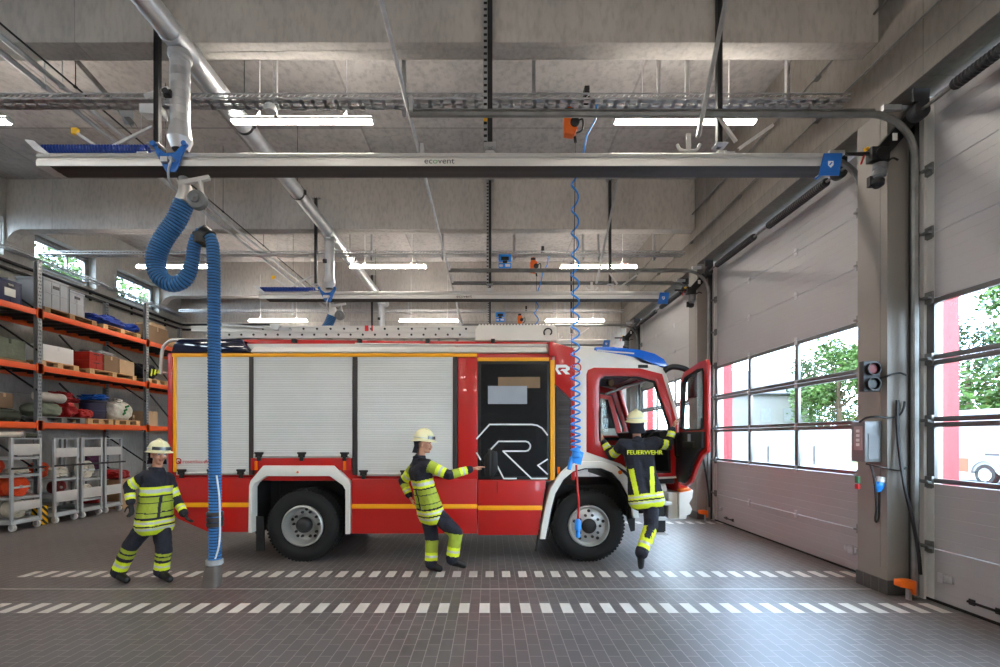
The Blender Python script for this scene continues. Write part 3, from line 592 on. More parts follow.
# ------------------------------------------------------------------ exhaust hose with trolley
def hose(y):
    r = empty('exhaust_hose', (-3.1, y, .13), 'ribbed blue exhaust hose hanging from its trolley in front of the rear roller shutter', 'hose', 'exhaust hoses')
    q = lambda px, py: P(px, py, y)
    path = smooth_path([q(*p) for p in ((184, 203), (176, 221), (163, 240), (156, 258), (159, 276), (172, 284), (185, 279), (192, 264), (194, 248), (198, 237), (205, 233), (211, 240), (213.5, 256), (214, 300), (214.5, 400), (215, 480), (215, 560))], 60)
    # resample by length
    out = [path[0]]; acc = 0; st = .0085
    for a, c in zip(path[:-1], path[1:]):
        d = (c - a).length
        while d > 0 and acc + d >= st:
            a = a + (c - a).normalized() * (st - acc); d = (c - a).length; out.append(a); acc = 0
        acc += d
    n = len(out); b = MB(); rs = []
    for i in range(n):
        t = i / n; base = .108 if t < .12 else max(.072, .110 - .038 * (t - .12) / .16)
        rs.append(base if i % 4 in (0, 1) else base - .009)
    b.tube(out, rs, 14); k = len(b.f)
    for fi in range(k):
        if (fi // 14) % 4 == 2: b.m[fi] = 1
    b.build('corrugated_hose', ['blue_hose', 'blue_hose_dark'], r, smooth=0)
    b = MB(); c = q(215, 519)
    for dz in (.0, .06, -.06): b.lathe(c + Vector((0, 0, dz)), (0, 0, 1), [(-.025, .08), (-.02, .09), (.02, .09), (.025, .08)], 18)
    b.build('rubber_cuff', 'rail_dark', r)
    b = MB(); c = q(214.5, 562); b.lathe(c, (0, 0, 1), [(-.03, .08), (-.02, .092), (.0, .092), (.005, .086), (.015, .092), (.03, .092), (.035, .08)], 20); b.build('hose_clamp', 'galv', r)
    b = MB(); c = q(214, 565); vs = []; prof = [(0, .062, .062, 0), (-.05, .085, .08, -.005), (-.09, .095, .08, -.012), (-.25, .105, .075, -.03), (-.255, .095, .066, -.03), (-.10, .085, .07, -.012)]
    n = 20
    for dz, rx, ry, ox in prof:
        for j in range(n): an = 2 * PI * j / n; vs.append((c.x + ox + rx * math.copysign(abs(math.cos(an)) ** .7, math.cos(an)), c.y + ry * math.copysign(abs(math.sin(an)) ** .7, math.sin(an)), c.z + dz))
    fs = [(i * n + j, i * n + (j + 1) % n, (i + 1) * n + (j + 1) % n, (i + 1) * n + j) for i in range(len(prof) - 1) for j in range(n)]
    b.add(vs, fs); b.build('nozzle', 'nozzle_rubber', r, smooth=50)
    # blue trolley
    b = MB(); Q = lambda pts: [(q(*p).x, q(*p).z) for p in pts]
    b.prism(Q([(163, 151), (170, 158), (177, 163), (186, 162), (196, 151), (197, 157), (192, 166), (189, 176), (186, 181), (177, 181), (173, 173), (168, 164)]), y - .19, y - .175, 'y')
    for px in (165, 195): b.cyl(q(px, 154) + Vector((0, -.21, 0)), q(px, 154) + Vector((0, -.16, 0)), .03, 12)
    for px, py in ((178, 178), (188, 171), (170, 163)): b.cyl(q(px, py) + Vector((0, -.2, 0)), q(px, py) + Vector((0, -.17, 0)), .018, 10)
    b.build('trolley_plate', 'blue_paint', r, bevel=.003)
    b = MB(); b.box(q(174, 168) + Vector((0, -.23, 0)), q(181, 173) + Vector((0, -.19, 0))); b.cyl(q(184, 170) + Vector((0, -.24, 0)), q(184, 170) + Vector((0, -.19, 0)), .022, 12); b.tube(smooth_path([q(184, 171) + Vector((0, -.22, 0)), q(180, 182) + Vector((0, -.2, 0)), q(178, 190) + Vector((0, -.12, 0)), q(182, 197)], 5), .012, 6); b.build('valve', 'galv', r)
    b = MB(); b.tube([q(183, 178), q(186, 190), q(184.5, 203)], [.05, .075, .1], 16); b.build('hose_socket', 'alu', r, smooth=50)
    b = MB(); b.bar(q(182, 186) + Vector((0, -.05, 0)), q(212, 180) + Vector((0, -.05, 0)), .04, .05); b.bar(q(203, 183) + Vector((0, -.05, 0)), q(205, 196) + Vector((0, -.05, 0)), .02, .05); b.build('jib_arm', 'alu_white', r)
    b = MB(); c = q(201, 203) + Vector((0, -.08, 0)); b.lathe(c, (0, -1, 0), [(-.06, .02), (-.06, .09), (-.05, .105), (.02, .105), (.03, .09), (.03, .05), (.05, .045), (.05, .01)], 24); b.build('spring_balancer', 'grey_plastic', r)
    b = MB(); b.tube([q(206, 205), q(205.5, 230)], .004, 6); b.build('balancer_rope', 'white', r)
    b = MB(); c = q(205, 234); b.tube([c + Vector((-.035, .0, -.12)), c + Vector((-.04, 0, -.02)), c + Vector((0, 0, .012)), c + Vector((.05, 0, -.04))], [.09, .095, .088, .09], 16); b.build('hose_saddle', 'black_plastic', r, smooth=60)
    b = MB(); b.tube(smooth_path([q(219, 475) + Vector((0, -.05, 0)), q(222, 500) + Vector((0, -.05, 0)), q(222, 540) + Vector((0, -.05, 0)), q(217, 560) + Vector((0, -.05, 0))], 6), .01, 6); b.build('air_line', 'white', r)
    return r
H0 = hose(5.45); clone(H0, (-3.1, 5.45 + PITCH, .13), 'ribbed blue exhaust hose behind the fire engine roof, only its trolley showing')

# ------------------------------------------------------------------ pipes along the hall
for j, (x, rr, nm, m) in enumerate(((-5.57, .034, 'right hand', 'duct_steel'), (-5.80, .034, 'left hand', 'duct_steel'), (-5.40, .012, 'thin dark', 'steel_dark'))):
    b = MB(); b.cyl((x, YB + .01, 6.42), (x, YF - .01, 6.42), rr, 12)
    for y in [YB + .75 + 1.7 * i for i in range(15)]: b.cyl((x, y, 6.42), (x, y, 6.6 if any(q - .03 < y < q + .3 for q in BAYS) else ZS - .004), .005, 6); b.lathe((x, y, 6.42), (0, 1, 0), [(-.015, rr), (-.015, rr + .008), (.015, rr + .008), (.015, rr)], 12)
    tag(b.build('conduit_pipe', m), {'right hand': 'long shiny ceiling pipe, the one of the pair nearer the round duct', 'left hand': 'long shiny ceiling pipe, the one of the pair nearer the storage rack', 'thin dark': 'thin dark conduit running beside the pair of shiny ceiling pipes'}[nm], 'pipe', 'conduit pipes')
for j, (z, nm) in enumerate(((5.85, 'upper'), (5.68, 'lower'))):
    b = MB(); b.tube([(XL + .1, 3., z), (XL + .1, YF - .25, z), (XL + .14, YF - .14, z), (XL + .25, YF - .1, z), (XL + 3.2, YF - .1, z)], .04, 10)
    for y in [4 + 1.5 * i for i in range(9)]: b.box((XL + .003, y, z - .06), (XL + .06, y + .03, z + .06))
    tag(b.build('heating_pipe', 'black_plastic'), '%s of the two black pipes along the side wall under the slit windows' % nm, 'pipe', 'black wall pipes')
b = MB(); b.cyl((-.95, YB + .2, 5.67), (-.95, YF - .2, 5.67), .022, 10); tag(b.build('tie_rod', 'galv'), 'long thin steel tie bar joining the ends of the door tracks', 'tie bar')
for j, (x, z) in enumerate(((4.62, 6.35), (4.62, 6.95))):
    b = MB(); b.cyl((x, YB + .3, z), (x, YF - .3, z), .014, 8)
    for y in [-8 + 2.1 * i for i in range(12)]: b.box((x - .02, y - .04, z - .02), (XR - .003, y + .04, z + .02))
    tag(b.build('conduit_pipe', 'galv_dull'), '%s thin conduit along the concrete lintel beam' % ['lower', 'upper'][j], 'pipe', 'lintel conduits')

# ------------------------------------------------------------------ door tracks, shafts and drives
def track(yd, sgn, label):
    xt = 4.95 if sgn < 0 else 4.87
    r = empty('door_track', (4.95, yd, 0), label, 'door track', 'curved door tracks')
    pts = [(-.92, yd, 5.56), (xt - .5, yd, 5.56)] + [(xt - .5 + .5 * math.sin(a), yd, 5.06 + .5 * math.cos(a)) for a in [PI / 2 * i / 10 for i in range(1, 11)]] + [(xt, yd, .02)]
    b = MB(); b.tube(pts, .036, 8); b.bar((-.92, yd, 5.6), (4.4, yd, 5.6), .05, .012); b.build('rail', 'galv_dull', r, smooth=40)
    b = MB(); ya = yd + sgn * (.05 if sgn < 0 else .12); b.box((4.93, ya - .05, .02), (4.985, ya + .05, 5.72)); b.box((4.88, ya + sgn * .05 - .006, .02), (4.985, ya + sgn * .05 + .006, 5.72)); b.build('jamb_angle', 'steel_dark', r, smooth=0)
    b = MB(); b.box((-.92, yd - .06, 5.56), (-.88, yd + .06, 5.73)); b.build('end_bracket', 'galv', r); b = MB(); b.box((4.5, yd - .02, 5.6), (4.7, yd + .02, 5.66)); b.build('wall_bracket', 'galv', r)
    return r
T0 = {}
for k in range(1, 5):
    y0 = PY[k] + .77
    for e, yd in ((0, y0 - .06), (1, y0 + 4.18)):
        nm = {1: 'behind the viewer' , 2: 'of the nearest garage door', 3: 'of the garage door between the pillars', 4: 'of the farthest garage door'}[k]
        lab = 'curved steel door track on the %s side %s' % (['near', 'far'][e], nm)
        if k == 1: continue
        if e not in T0: T0[e] = track(yd, -1 if e == 0 else 1, lab)
        else: clone(T0[e], (4.95, yd, 0), lab)
def shaft(y0, label):
    r = empty('door_spring_shaft', (4.8, y0, 5.5), label, 'door spring shaft', 'door spring shafts')
    b = MB(); b.cyl((4.8, y0, 5.5), (4.8, y0 + 4.1, 5.5), .018, 10); b.build('axle', 'galv_dull', r)
    for a, c in ((.35, 1.75), (2.2, 3.6)):
        b = MB(); pts = []
        for i in range(int((c - a) / .012 * 4)): an = i * PI / 2 * .5; pts.append((4.8 + .058 * math.cos(an), y0 + a + i * .003, 5.5 + .058 * math.sin(an)))
        b.tube([(4.8, y0 + a, 5.5), (4.8, y0 + c, 5.5)], .055, 12); b.lathe((4.8, y0 + a, 5.5), (0, 1, 0), [(d * .02, .064 if d % 2 else .056) for d in range(int((c - a) / .02))], 12); b.build('torsion_spring', 'steel_dark', r)
    for a in (.06, 3.95):
        b = MB(); b.lathe((4.8, y0 + a, 5.5), (0, 1, 0), [(0, .02), (0, .085), (.02, .095), (.1, .095), (.12, .085), (.12, .02)], 16); b.box((4.72, y0 + a + .03, 5.6), (4.9, y0 + a + .05, 5.75)); b.build('cable_drum', 'steel_dark', r)
    return r
sh0 = shaft(PY[2] + .82, 'dark spring shaft above the nearest garage door'); clone(sh0, (4.8, PY[3] + .82, 5.5), 'dark spring shaft above the garage door between the pillars'); clone(sh0, (4.8, PY[4] + .82, 5.5), 'dark spring shaft above the farthest garage door')
def drive(y, label):
    r = empty('door_drive', (4.6, y, 4.9), label, 'door motor', 'door motors')
    q = lambda px, py: P(px, py, 5.5) + Vector((0, y - 5.35, 0))
    b = MB(); b.bar(q(927, 100), q(874, 160), .15, .09, up=(0, 1, 0)); b.lathe(q(926, 101) + Vector((0, -.05, 0)), (0, 1, 0), [(0, .01), (0, .12), (.1, .12), (.1, .01)], 20); b.build('chain_case', 'black_plastic', r, bevel=.01)
    b = MB(); b.box(q(868, 149) + Vector((0, -.06, 0)), q(886, 163) + Vector((0, .04, 0))); b.lathe(q(878, 157) + Vector((0, -.08, 0)), (0, 1, 0), [(0, .01), (0, .08), (.11, .08)], 16); b.build('gearbox', 'black_plastic', r, bevel=.012)
    b = MB(); b.lathe(q(880, 163), (-.12, 0, -1), [(0, .045), (.02, .075), (.08, .07), (.09, .06), (.1, .075), (.16, .075), (.17, .06), (.19, .06)], 16); b.build('motor', 'grey_plastic', r)
    b = MB(); b.lathe(q(877.5, 181), (-.12, 0, -1), [(-.01, .05), (0, .07), (.05, .07), (.08, .03), (.08, .0)], 16); b.box(q(870, 176), q(874, 186) + Vector((0, .05, 0))); b.build('motor_cap', 'black_plastic', r)
    b = MB(); b.box(q(889, 136) + Vector((0, -.055, 0)), q(893.5, 143) + Vector((0, -.045, 0))); b.build('type_plate', 'white_sign', r)
    b = MB(); b.tube(smooth_path([q(861, 164), q(864, 156), q(868, 153), q(876, 152)], 4), .011, 6); b.build('red_cable', 'red_cable', r)
    b = MB(); b.tube(smooth_path([q(865, 150), q(868, 148)], 3), .02, 6); b.build('yellow_cap', 'yellow', r)
    b = MB(); b.tube(smooth_path([q(884, 163), q(888, 161), q(893, 158), q(898, 160)], 5), .012, 6); b.build('cable', 'black_plastic', r); b = MB(); b.tube([q(846, 154), q(872, 154)], .022, 8); b.build('shaft', 'black_plastic', r)
    return r
dv0 = drive(5.35, 'black door motor with sloping chain case on the nearest pillar'); clone(dv0, (4.6, 5.35 + PITCH, 4.9), 'black door motor with sloping chain case on the pillar behind the cab door'); clone(dv0, (4.6, 5.35 + 2 * PITCH, 4.9), 'black door motor with sloping chain case on the farthest pillar')

# ------------------------------------------------------------------ charging cable balancers
def hoist(k, full):
    y = 6.12 + PITCH * k; r = empty('cable_balancer', (1.03, y, 5.7), 'orange spring balancer under the %s cable tray' % BAYN[k], 'spring balancer', 'orange spring balancers')
    b = MB(); b.prism([(.96, 5.77), (1.08, 5.75), (1.12, 5.82), (1.12, 6.0), (1.08, 6.05), (.97, 6.05), (.95, 5.98)], y - .06, y + .06, 'y'); b.build('body', 'orange', r, bevel=.015)
    b = MB(); b.lathe((1.09, y - .06, 5.9), (0, -1, 0), [(0, .06), (.02, .06), (.03, .04), (.03, .0)], 16); b.box((.97, y - .03, 6.05), (1.08, y + .03, 6.11)); b.cyl((1.1, y, 5.75), (1.11, y, 5.68), .02, 8); b.tube(smooth_path([(1.13, y, 5.95), (1.2, y, 5.98), (1.2, y, 5.85), (1.12, y, 5.8)], 5), .012, 6); b.build('cable_reel', 'black_plastic', r); b = MB(); b.box((1.22, y - .05, 6.2), (1.28, y + .05, 6.38)); b.cyl((1.25, y - .06, 6.33), (1.25, y + .06, 6.33), .03, 10); b.build('hook', 'black_plastic', r)
    b = MB(); b.box((1.005, y - .02, 6.08), (1.05, y + .02, 6.13)); b.build('suspension_lug', 'orange', r)
    b = MB(); b.tube([(1.11, y, 5.7), (1.075, y, 3.2)] if full else [(1.11, y, 5.7), (1.09, y, 4.9)], .005, 6); b.build('rope', 'black_plastic', r)
    return r
for k in range(3): hoist(k, k == 0)
def spiral(k):
    y = 6.12 + PITCH * k; r = empty('charging_cable', (1.1, y, 1.5), 'blue spiral charging cable hanging in front of the cab with a blue plug' if k == 0 else 'blue spiral charging cable in the middle bay behind the fire engine', 'cable', 'spiral charging cables')
    pts = []; z = 5.3; a = 0
    while z > 1.66:
        t = (5.3 - z) / 3.64; pitch = .285 * (1 - t) ** 1.0 + .068; z -= pitch / 14; a += 2 * PI / 14; rr = .042 + .018 * t
        pts.append((1.10 + rr * math.cos(a) + .012 * t, y + rr * math.sin(a), z))
    b = MB(); b.tube([(1.38, y - .03, 6.15), (1.36, y - .03, 5.95), (1.25, y - .03, 5.75), (1.2, y - .03, 5.5), (1.14, y - .03, 5.35)] + pts, .0125, 6); b.build('coiled_cable', 'blue_cable', r, smooth=60)
    if k == 0:
        b = MB(); b.lathe((1.115, y, 1.72), (.1, 0, -1), [(0, .03), (.02, .055), (.07, .06), (.1, .075), (.12, .075), (.14, .045), (.2, .04), (.21, .0)], 14); b.prism([(1.06, 1.53), (1.17, 1.5), (1.21, 1.66), (1.12, 1.7)], y - .05, y + .05, 'y'); b.cyl((1.06, y, 1.6), (1.02, y - .03, 1.44), .03, 10); b.build('plug', 'blue_cable', r, bevel=.008)
        b = MB(); b.tube(smooth_path([(1.12, y, 1.5), (1.135, y, 1.2), (1.15, y, 1.0), (1.14, y, .78)], 6), .014, 8); b.build('red_tail', 'red_cable', r)
        b = MB(); b.lathe((1.14, y, .8), (0, 0, -1), [(0, .02), (.03, .04), (.14, .045), (.15, .03), (.24, .03), (.25, .0)], 14); b.build('connector', 'blue_cable', r)
        b = MB(); b.lathe((1.11, y - .06, 2.75), (0, 1, 0), [(0, .05), (-.01, .05), (-.01, .062), (.01, .062), (.01, .05), (0, .05)], 20); b.build('red_ring', 'red_cable', r)
        b = MB(); b.cyl((1.06, y, 3.2), (1.05, y, 1.62), .005, 6); b.build('rope', 'red_cable', r)
    return r
spiral(0); spiral(1)
for k in (1, 2):
    y = 6.0 + PITCH * k; r = empty('junction_box', (.35, y - .04, 5.9), 'blue junction box under the %s cable tray' % BAYN[k], 'junction box', 'blue junction boxes')
    b = MB(); b.box((.2, y - .1, 5.8), (.5, y - .02, 5.92)); b.box((.2, y - .1, 5.96), (.5, y - .02, 6.12)); b.build('box', 'blue_cable', r, bevel=.01)
    b = MB(); b.box((.26, y - .11, 5.98), (.44, y - .1, 6.06)); b.box((.3, y - .115, 5.91), (.4, y - .02, 5.97)); b.build('cover', 'black_plastic', r); b = MB(); b.box((.22, y - .108, 5.83), (.3, y - .1, 5.88)); b.box((.36, y - .108, 5.83), (.47, y - .1, 5.89)); b.build('switch', 'white', r)
# small ceiling devices on the near tray
b = MB(); b.lathe((-2.85, 6.12, 6.17), (0, 0, -1), [(0, .06), (.04, .08), (.09, .07), (.1, .0)], 16); tag(b.build('smoke_detector', 'white'), 'small white round detector under the near cable tray', 'detector', 'tray detectors')
b = MB(); b.prism([(-4.5, 6.14), (-4.25, 6.14), (-4.22, 6.0), (-4.5, 6.02)], 6.05, 6.2, 'y'); b.cyl((-4.4, 6.03, 6.2), (-4.1, 6.03, 6.3), .04, 8); tag(b.build('junction_box', 'white', bevel=.01), 'small white box under the near cable tray by the duct drop', 'junction box')

# ------------------------------------------------------------------ things on the pillar
def pillar_things():
    r = empty('traffic_light', P(871, 376, 5.66), 'small dark two-lens traffic light on the nearest pillar', 'traffic light')
    q = lambda x, y, d=0: P(x, y, 5.62) + Vector((0, d, 0))
    b = MB(); b.box(q(863.5, 361), q(880.5, 391.5, .07)); b.build('housing', 'steel_dark', r, bevel=.008)
    for py, m, nm in ((369, 'red_lens', 'red_lens'), (384, 'grey_lens', 'green_lens')):
        b = MB(); b.lathe(q(871.5, py), (0, -1, 0), [(0, .075), (.05, .078), (.05, .07), (.0, .066)], 20, a0=0); b.build('visor', 'black_plastic', r)
        b = MB(); b.lathe(q(871.5, py), (0, -1, 0), [(.004, .066), (.02, .05), (.026, .0)], 20); b.build(nm, m, r)
    b = MB(); b.box(q(880, 364, .05), (XR - .003, 5.7, q(0, 366).z)); b.box(q(880, 380, .05), (XR - .003, 5.7, q(0, 382).z)); b.build('bracket', 'steel_dark', r)
    b = MB(); b.tube(smooth_path([q(879, 379, .05), q(881, 377, -.09), q(886, 375, -.09), q(893, 374, -.1), q(900, 376, -.08)], 5), .011, 6); b.build('cable', 'black_plastic', r)
    r = empty('control_box', (4.58, 5.72, 1.55), 'grey control box with key pad on the nearest pillar, under the traffic light', 'control box')
    b = MB(); b.box((4.47, 5.63, 1.56), (4.675, 5.84, 2.05)); b.build('case', 'ctrl', r, bevel=.01)
    b = MB(); b.box((4.462, 5.66, 1.7), (4.471, 5.79, 1.99)); b.build('key_pad', 'key_pad', r)
    for i in range(4): b = MB(); b.box((4.458, 5.7, 1.75 + .055 * i), (4.463, 5.75, 1.785 + .055 * i)); b.build('button', 'white', r)
    b = MB(); b.prism([(4.51, 1.9), (4.56, 1.9), (4.64, 1.86), (4.64, 1.6), (4.51, 1.6)], 5.622, 5.632, 'y'); b.build('side_cover', 'grey_plastic', r)
    b = MB(); b.tube(smooth_path([q(862, 422, .04), q(864, 418, -.03), q(870, 417, -.09), q(884, 418, -.09), q(893, 415, -.09), q(897, 408, -.09), q(898, 402, -.09)], 5), .012, 6); b.build('cable', 'black_plastic', r); b = MB(); b.tube(smooth_path([q(868, 464, .03), q(876, 467, -.09), q(893, 470, -.09), q(901, 466, -.09)], 5), .01, 6); b.build('cable', 'black_plastic', r)
    r = empty('plug_cable', q(878, 492), 'black cable loop with white and blue plug hanging below the control box', 'cable')
    b = MB(); b.tube(smooth_path([q(872, 464, .03), q(874, 478, .0), q(875, 505, -.02), q(874, 520, -.02), q(877, 519, -.02), q(878, 500, -.02), q(878, 490, -.02)], 6), .013, 6); b.build('cord', 'black_plastic', r)
    b = MB(); b.lathe(q(881, 477), (-.25, 0, -1), [(0, .02), (.0, .045), (.06, .05), (.07, .04)], 12); b.build('socket', 'white', r); b = MB(); b.lathe(q(879.5, 482), (-.25, 0, -1), [(0, .04), (.02, .052), (.07, .05), (.12, .03), (.13, .0)], 12); b.build('plug', 'blue_cable', r)
    r = empty('emergency_switch', q(866, 485), 'small red and green switch on the nearest pillar', 'switch')
    b = MB(); b.box(q(864.5, 477, .1), q(867, 484, .15)); b.build('green_button', 'green_print', r); b = MB(); b.box(q(864.5, 485, .1), q(867, 490, .15)); b.build('red_button', 'red_cable', r)
mat('red_lens', (.40, .07, .07), .55); mat('grey_lens', (.13, .15, .14), .55); mat('ctrl', (.40, .41, .41), .3, 0, .04); mat('key_pad', (.62, .55, .55), .4)
pillar_things()
def cable_run(k):
    y = PY[k + 2] + 4.97 + .14; r = empty('door_cable', (4.9, y, 0), 'black cable sagging down the door jamb beside the %s' % ['nearest pillar', 'pillar behind the cab door'][k], 'cable', 'door jamb cables')
    o = Vector((0, y - 5.55, 0)); b = MB(); b.tube([p + o for p in smooth_path([P(899, 400, 5.5), P(899, 430, 5.5), P(905, 480, 5.42), P(914, 520, 5.36), P(920, 552, 5.3), P(922, 575, 5.28)], 6)], .02, 6); b.build('cord', 'black_plastic', r)
    r = empty('light_barrier', (4.85, y, 0), 'orange light barrier housing on the door jamb by the %s' % ['nearest pillar', 'pillar behind the cab door'][k], 'light barrier', 'orange light barriers')
    b = MB(); z = .16; b.prism([(4.64, z), (4.77, z - .02), (4.80, z - .09), (4.82, z - .1), (4.82, z + .07), (4.75, z + .08), (4.64, z + .075)], y - .24, y - .14, 'y'); b.build('housing', 'orange', r, bevel=.01)
    b = MB(); b.box((4.77, y - .2, 0), (4.8, y - .15, .12)); b.build('bracket', 'galv', r)
cable_run(0); cable_run(1)

strut(P(76, 60, 7.3), P(134, 126, 6.45), .06, 'slanting_channel', 'slanting steel channel under the slab between the pale pipes and the round duct', 'galv_dull', False, group=None)
b = MB(); q = [P(118, 108, 6.5), P(124, 124, 6.5), P(133, 126, 6.5), P(133, 108, 6.5)]; b.add([v for v in q] + [v + Vector((0, .012, 0)) for v in q], [(0, 1, 2, 3), (7, 6, 5, 4), (0, 4, 5, 1), (1, 5, 6, 2), (2, 6, 7, 3), (3, 7, 4, 0)]); tag(b.build('gusset_plate', 'galv', smooth=0), 'small bright gusset plate at the lower end of the slanting channel', 'plate')
# ------------------------------------------------------------------ the fire engine (side plane Y = 7.02)
TY0, TY1 = 7.02, 9.52
def tx(x): return (x - CX) * TY0 / F
def tz(y): return EH + (CY - y) * TY0 / F
def TP(pts): return [(tx(a), tz(c)) for a, c in pts]
truck = empty('fire_engine', (-1.0, 8.27, 0), 'big red and white fire engine with roller shutters parked across the hall', 'fire engine')
def part(b, name, m, parent=truck, **k): return b.build(name, m, parent, **k)
def side(poly, name, m, d0=0., d1=.03, parent=truck, bevel=.004, far=True):
    """panel on the near side (and its twin on the far side)"""
    b = MB(); b.prism(TP(poly), TY0 + d0, TY0 + d1)
    o = part(b, name, m, parent, bevel=bevel)
    return o
def rect(x0, y0, x1, y1): return [(x0, y0), (x1, y0), (x1, y1), (x0, y1)]
# --- superstructure core
b = MB(); b.box((tx(169), TY0 + .045, tz(481)), (tx(553), TY1 - .045, tz(353))); b.box((tx(168), TY0 + .06, tz(500)), (tx(176), TY1 - .06, tz(352)))
part(b, 'body', 'truck_red', bevel=.01)
side([(167.5, 353), (172.5, 353), (172.5, 517), (168.5, 505)], 'corner_post', 'truck_red', -.005, .06, bevel=.012)
side(rect(173.2, 356, 176.2, 472), 'yellow_stripe', 'truck_yellow', -.008, .03)
side(rect(172, 353.3, 477, 356.8), 'yellow_stripe', 'truck_yellow', -.004, .05)
side(rect(477.5, 357.5, 549, 361.2), 'yellow_stripe', 'truck_yellow', -.006, .05)
# rear roof light box in dark blue, roof edge and gutter
b = MB(); b.prism(TP([(171, 352.3), (173, 345), (178, 339), (240, 338.5), (251, 352.3)]), TY0 + .0, TY1 - .0); part(b, 'beacon_hood', 'blue_dark_glass', bevel=.02)
b = MB(); b.prism([(TY0 + .0, tz(352.3)), (TY0 + .0, tz(351)), (TY0 + .15, tz(343.5)), (TY0 + .3, tz(343.5)), (TY0 + .3, tz(352.3))], tx(251), tx(547), 'x'); part(b, 'roof_gutter', 'truck_white', smooth=0)
b = MB(); b.prism(TP([(238, 338), (246, 337.6), (553, 340.6), (577, 347), (577, 350.5), (553, 345.4), (247, 343)]), TY0 + .12, TY0 + .2); part(b, 'roof_rail', 'truck_red', bevel=.006)
b = MB(); b.box((tx(176), TY0 + .1, tz(353)), (tx(553), TY1 - .1, tz(342))); part(b, 'roof', 'alu_white', bevel=.03)
b = MB(); b.prism(TP([(450, 343), (455, 343), (463, 347.5), (458, 347.5)]), TY0 + .10, TY0 + .13); part(b, 'roof_rail_flash', 'truck_red')
for px in (292, 358, 427, 493):
    b = MB(); b.box((tx(px) - .03, TY0 + .05, tz(341.5)), (tx(px) + .03, TY0 + .12, tz(338))); part(b, 'rail_foot', 'chassis')
b = MB(); b.tube([(tx(355), TY0 + .01, tz(343.6)), (tx(545), TY0 + .01, tz(346.2))], .014, 8); part(b, 'awning_tube', 'alu', smooth=50)
# rear ladder hand rail
b = MB()
for yy in (TY0 + .25, TY1 - .25): b.tube(smooth_path([(tx(149), yy, tz(372)), (tx(150), yy, tz(352)), (tx(152), yy, tz(344)), (tx(157), yy, tz(338.5)), (tx(166), yy, tz(336.5)), (tx(198), yy, tz(336.5))], 5), .024, 10)
b.tube([(tx(149), TY0 + .25, tz(370)), (tx(149), TY1 - .25, tz(370))], .02, 8); part(b, 'hand_rail', 'alu', smooth=50)
# --- roller shutters with slats, bar and latches
def shutter(x0, x1, y0, y1, nl):
    X0, X1, Z0, Z1 = tx(x0), tx(x1), tz(y1), tz(y0); b = MB(); k = round((Z1 - Z0) / .034); h = (Z1 - Z0) / k; pr = []
    for j in range(k):
        z = Z0 + j * h; pr += [(TY0 + .010, z), (TY0 + .005, z + h * .12), (TY0 + .004, z + h * .5), (TY0 + .005, z + h * .88), (TY0 + .008, z + h * .97)]
    pr += [(TY0 + .008, Z1), (TY0 + .05, Z1), (TY0 + .05, Z0)]
    b.prism(pr, X0, X1, 'x'); o = part(b, 'roller_shutter', 'shutter', smooth=0)
    b = MB(); b.tube([(X0 + .03, TY0 - .03, Z0 - .0), (X1 - .03, TY0 - .03, Z0 - .0)], .017, 10); b.box((X0, TY0 - .005, Z0 - .03), (X1, TY0 + .03, Z0 + .02)); b.build('lift_bar', 'alu', o, smooth=40)
    for i in range(nl):
        xc = X0 + .1 + (X1 - X0 - .2) * i / max(1, nl - 1); b = MB(); b.box((xc - .05, TY0 - .055, Z0 - .02), (xc + .05, TY0 - .01, Z0 + .055)); b.box((xc - .025, TY0 - .06, Z0 - .07), (xc + .025, TY0 - .02, Z0)); b.box((xc - .065, TY0 - .05, Z0 + .03), (xc + .065, TY0 - .02, Z0 + .06)); b.build('latch', 'black_plastic', o, bevel=.006)
    return o
s1 = shutter(176.5, 249, 357, 473, 3); shutter(253.5, 352, 357, 456, 3); shutter(357.5, 452.5, 357, 474, 3)
lettering('rosenbauer', (tx(182.5), TY0 - .002, tz(463.2)), .078, 'text_red', s1, depth=.001, squash=1.08); lettering('AT', (tx(204.5), TY0 - .002, tz(463.2)), .078, 'text_red', s1, depth=.001)
b = MB(); c = (tx(178.5), TY0 - .002, tz(461)); b.lathe(c, (0, 1, 0), [(0, .03), (-.002, .03), (-.002, .046), (0, .046), (0, .03)], 16); b.bar((c[0], c[1], c[2]), (c[0] + .035, c[1], c[2] - .04), .003, .02, up=(0, 0, 1)); b.build('emblem', 'text_red', s1)
for px in (249, 352.5, 453):
    b = MB(); b.prism(TP([(px, 356.8), (px + 4.5, 356.8), (px + 4.2, 475), (px - .2, 475)]), TY0 - .004, TY0 + .05); part(b, 'shutter_guide', 'rail_dark', bevel=.006)
# --- crew cabin column, glass door, lower door
side(rect(458, 358, 477.5, 480), 'cabin_panel', 'truck_red', -.006, .05, bevel=.012)
crew = side([(478, 361), (549.5, 361), (549.5, 479.5), (478, 479.5)], 'crew_door', 'black_plastic', .0, .05, bevel=.01)
b = MB(); b.prism(TP(rect(481, 364, 547, 476)), TY0 - .006, TY0 + .0); b.build('window', 'tinted_glass', crew)
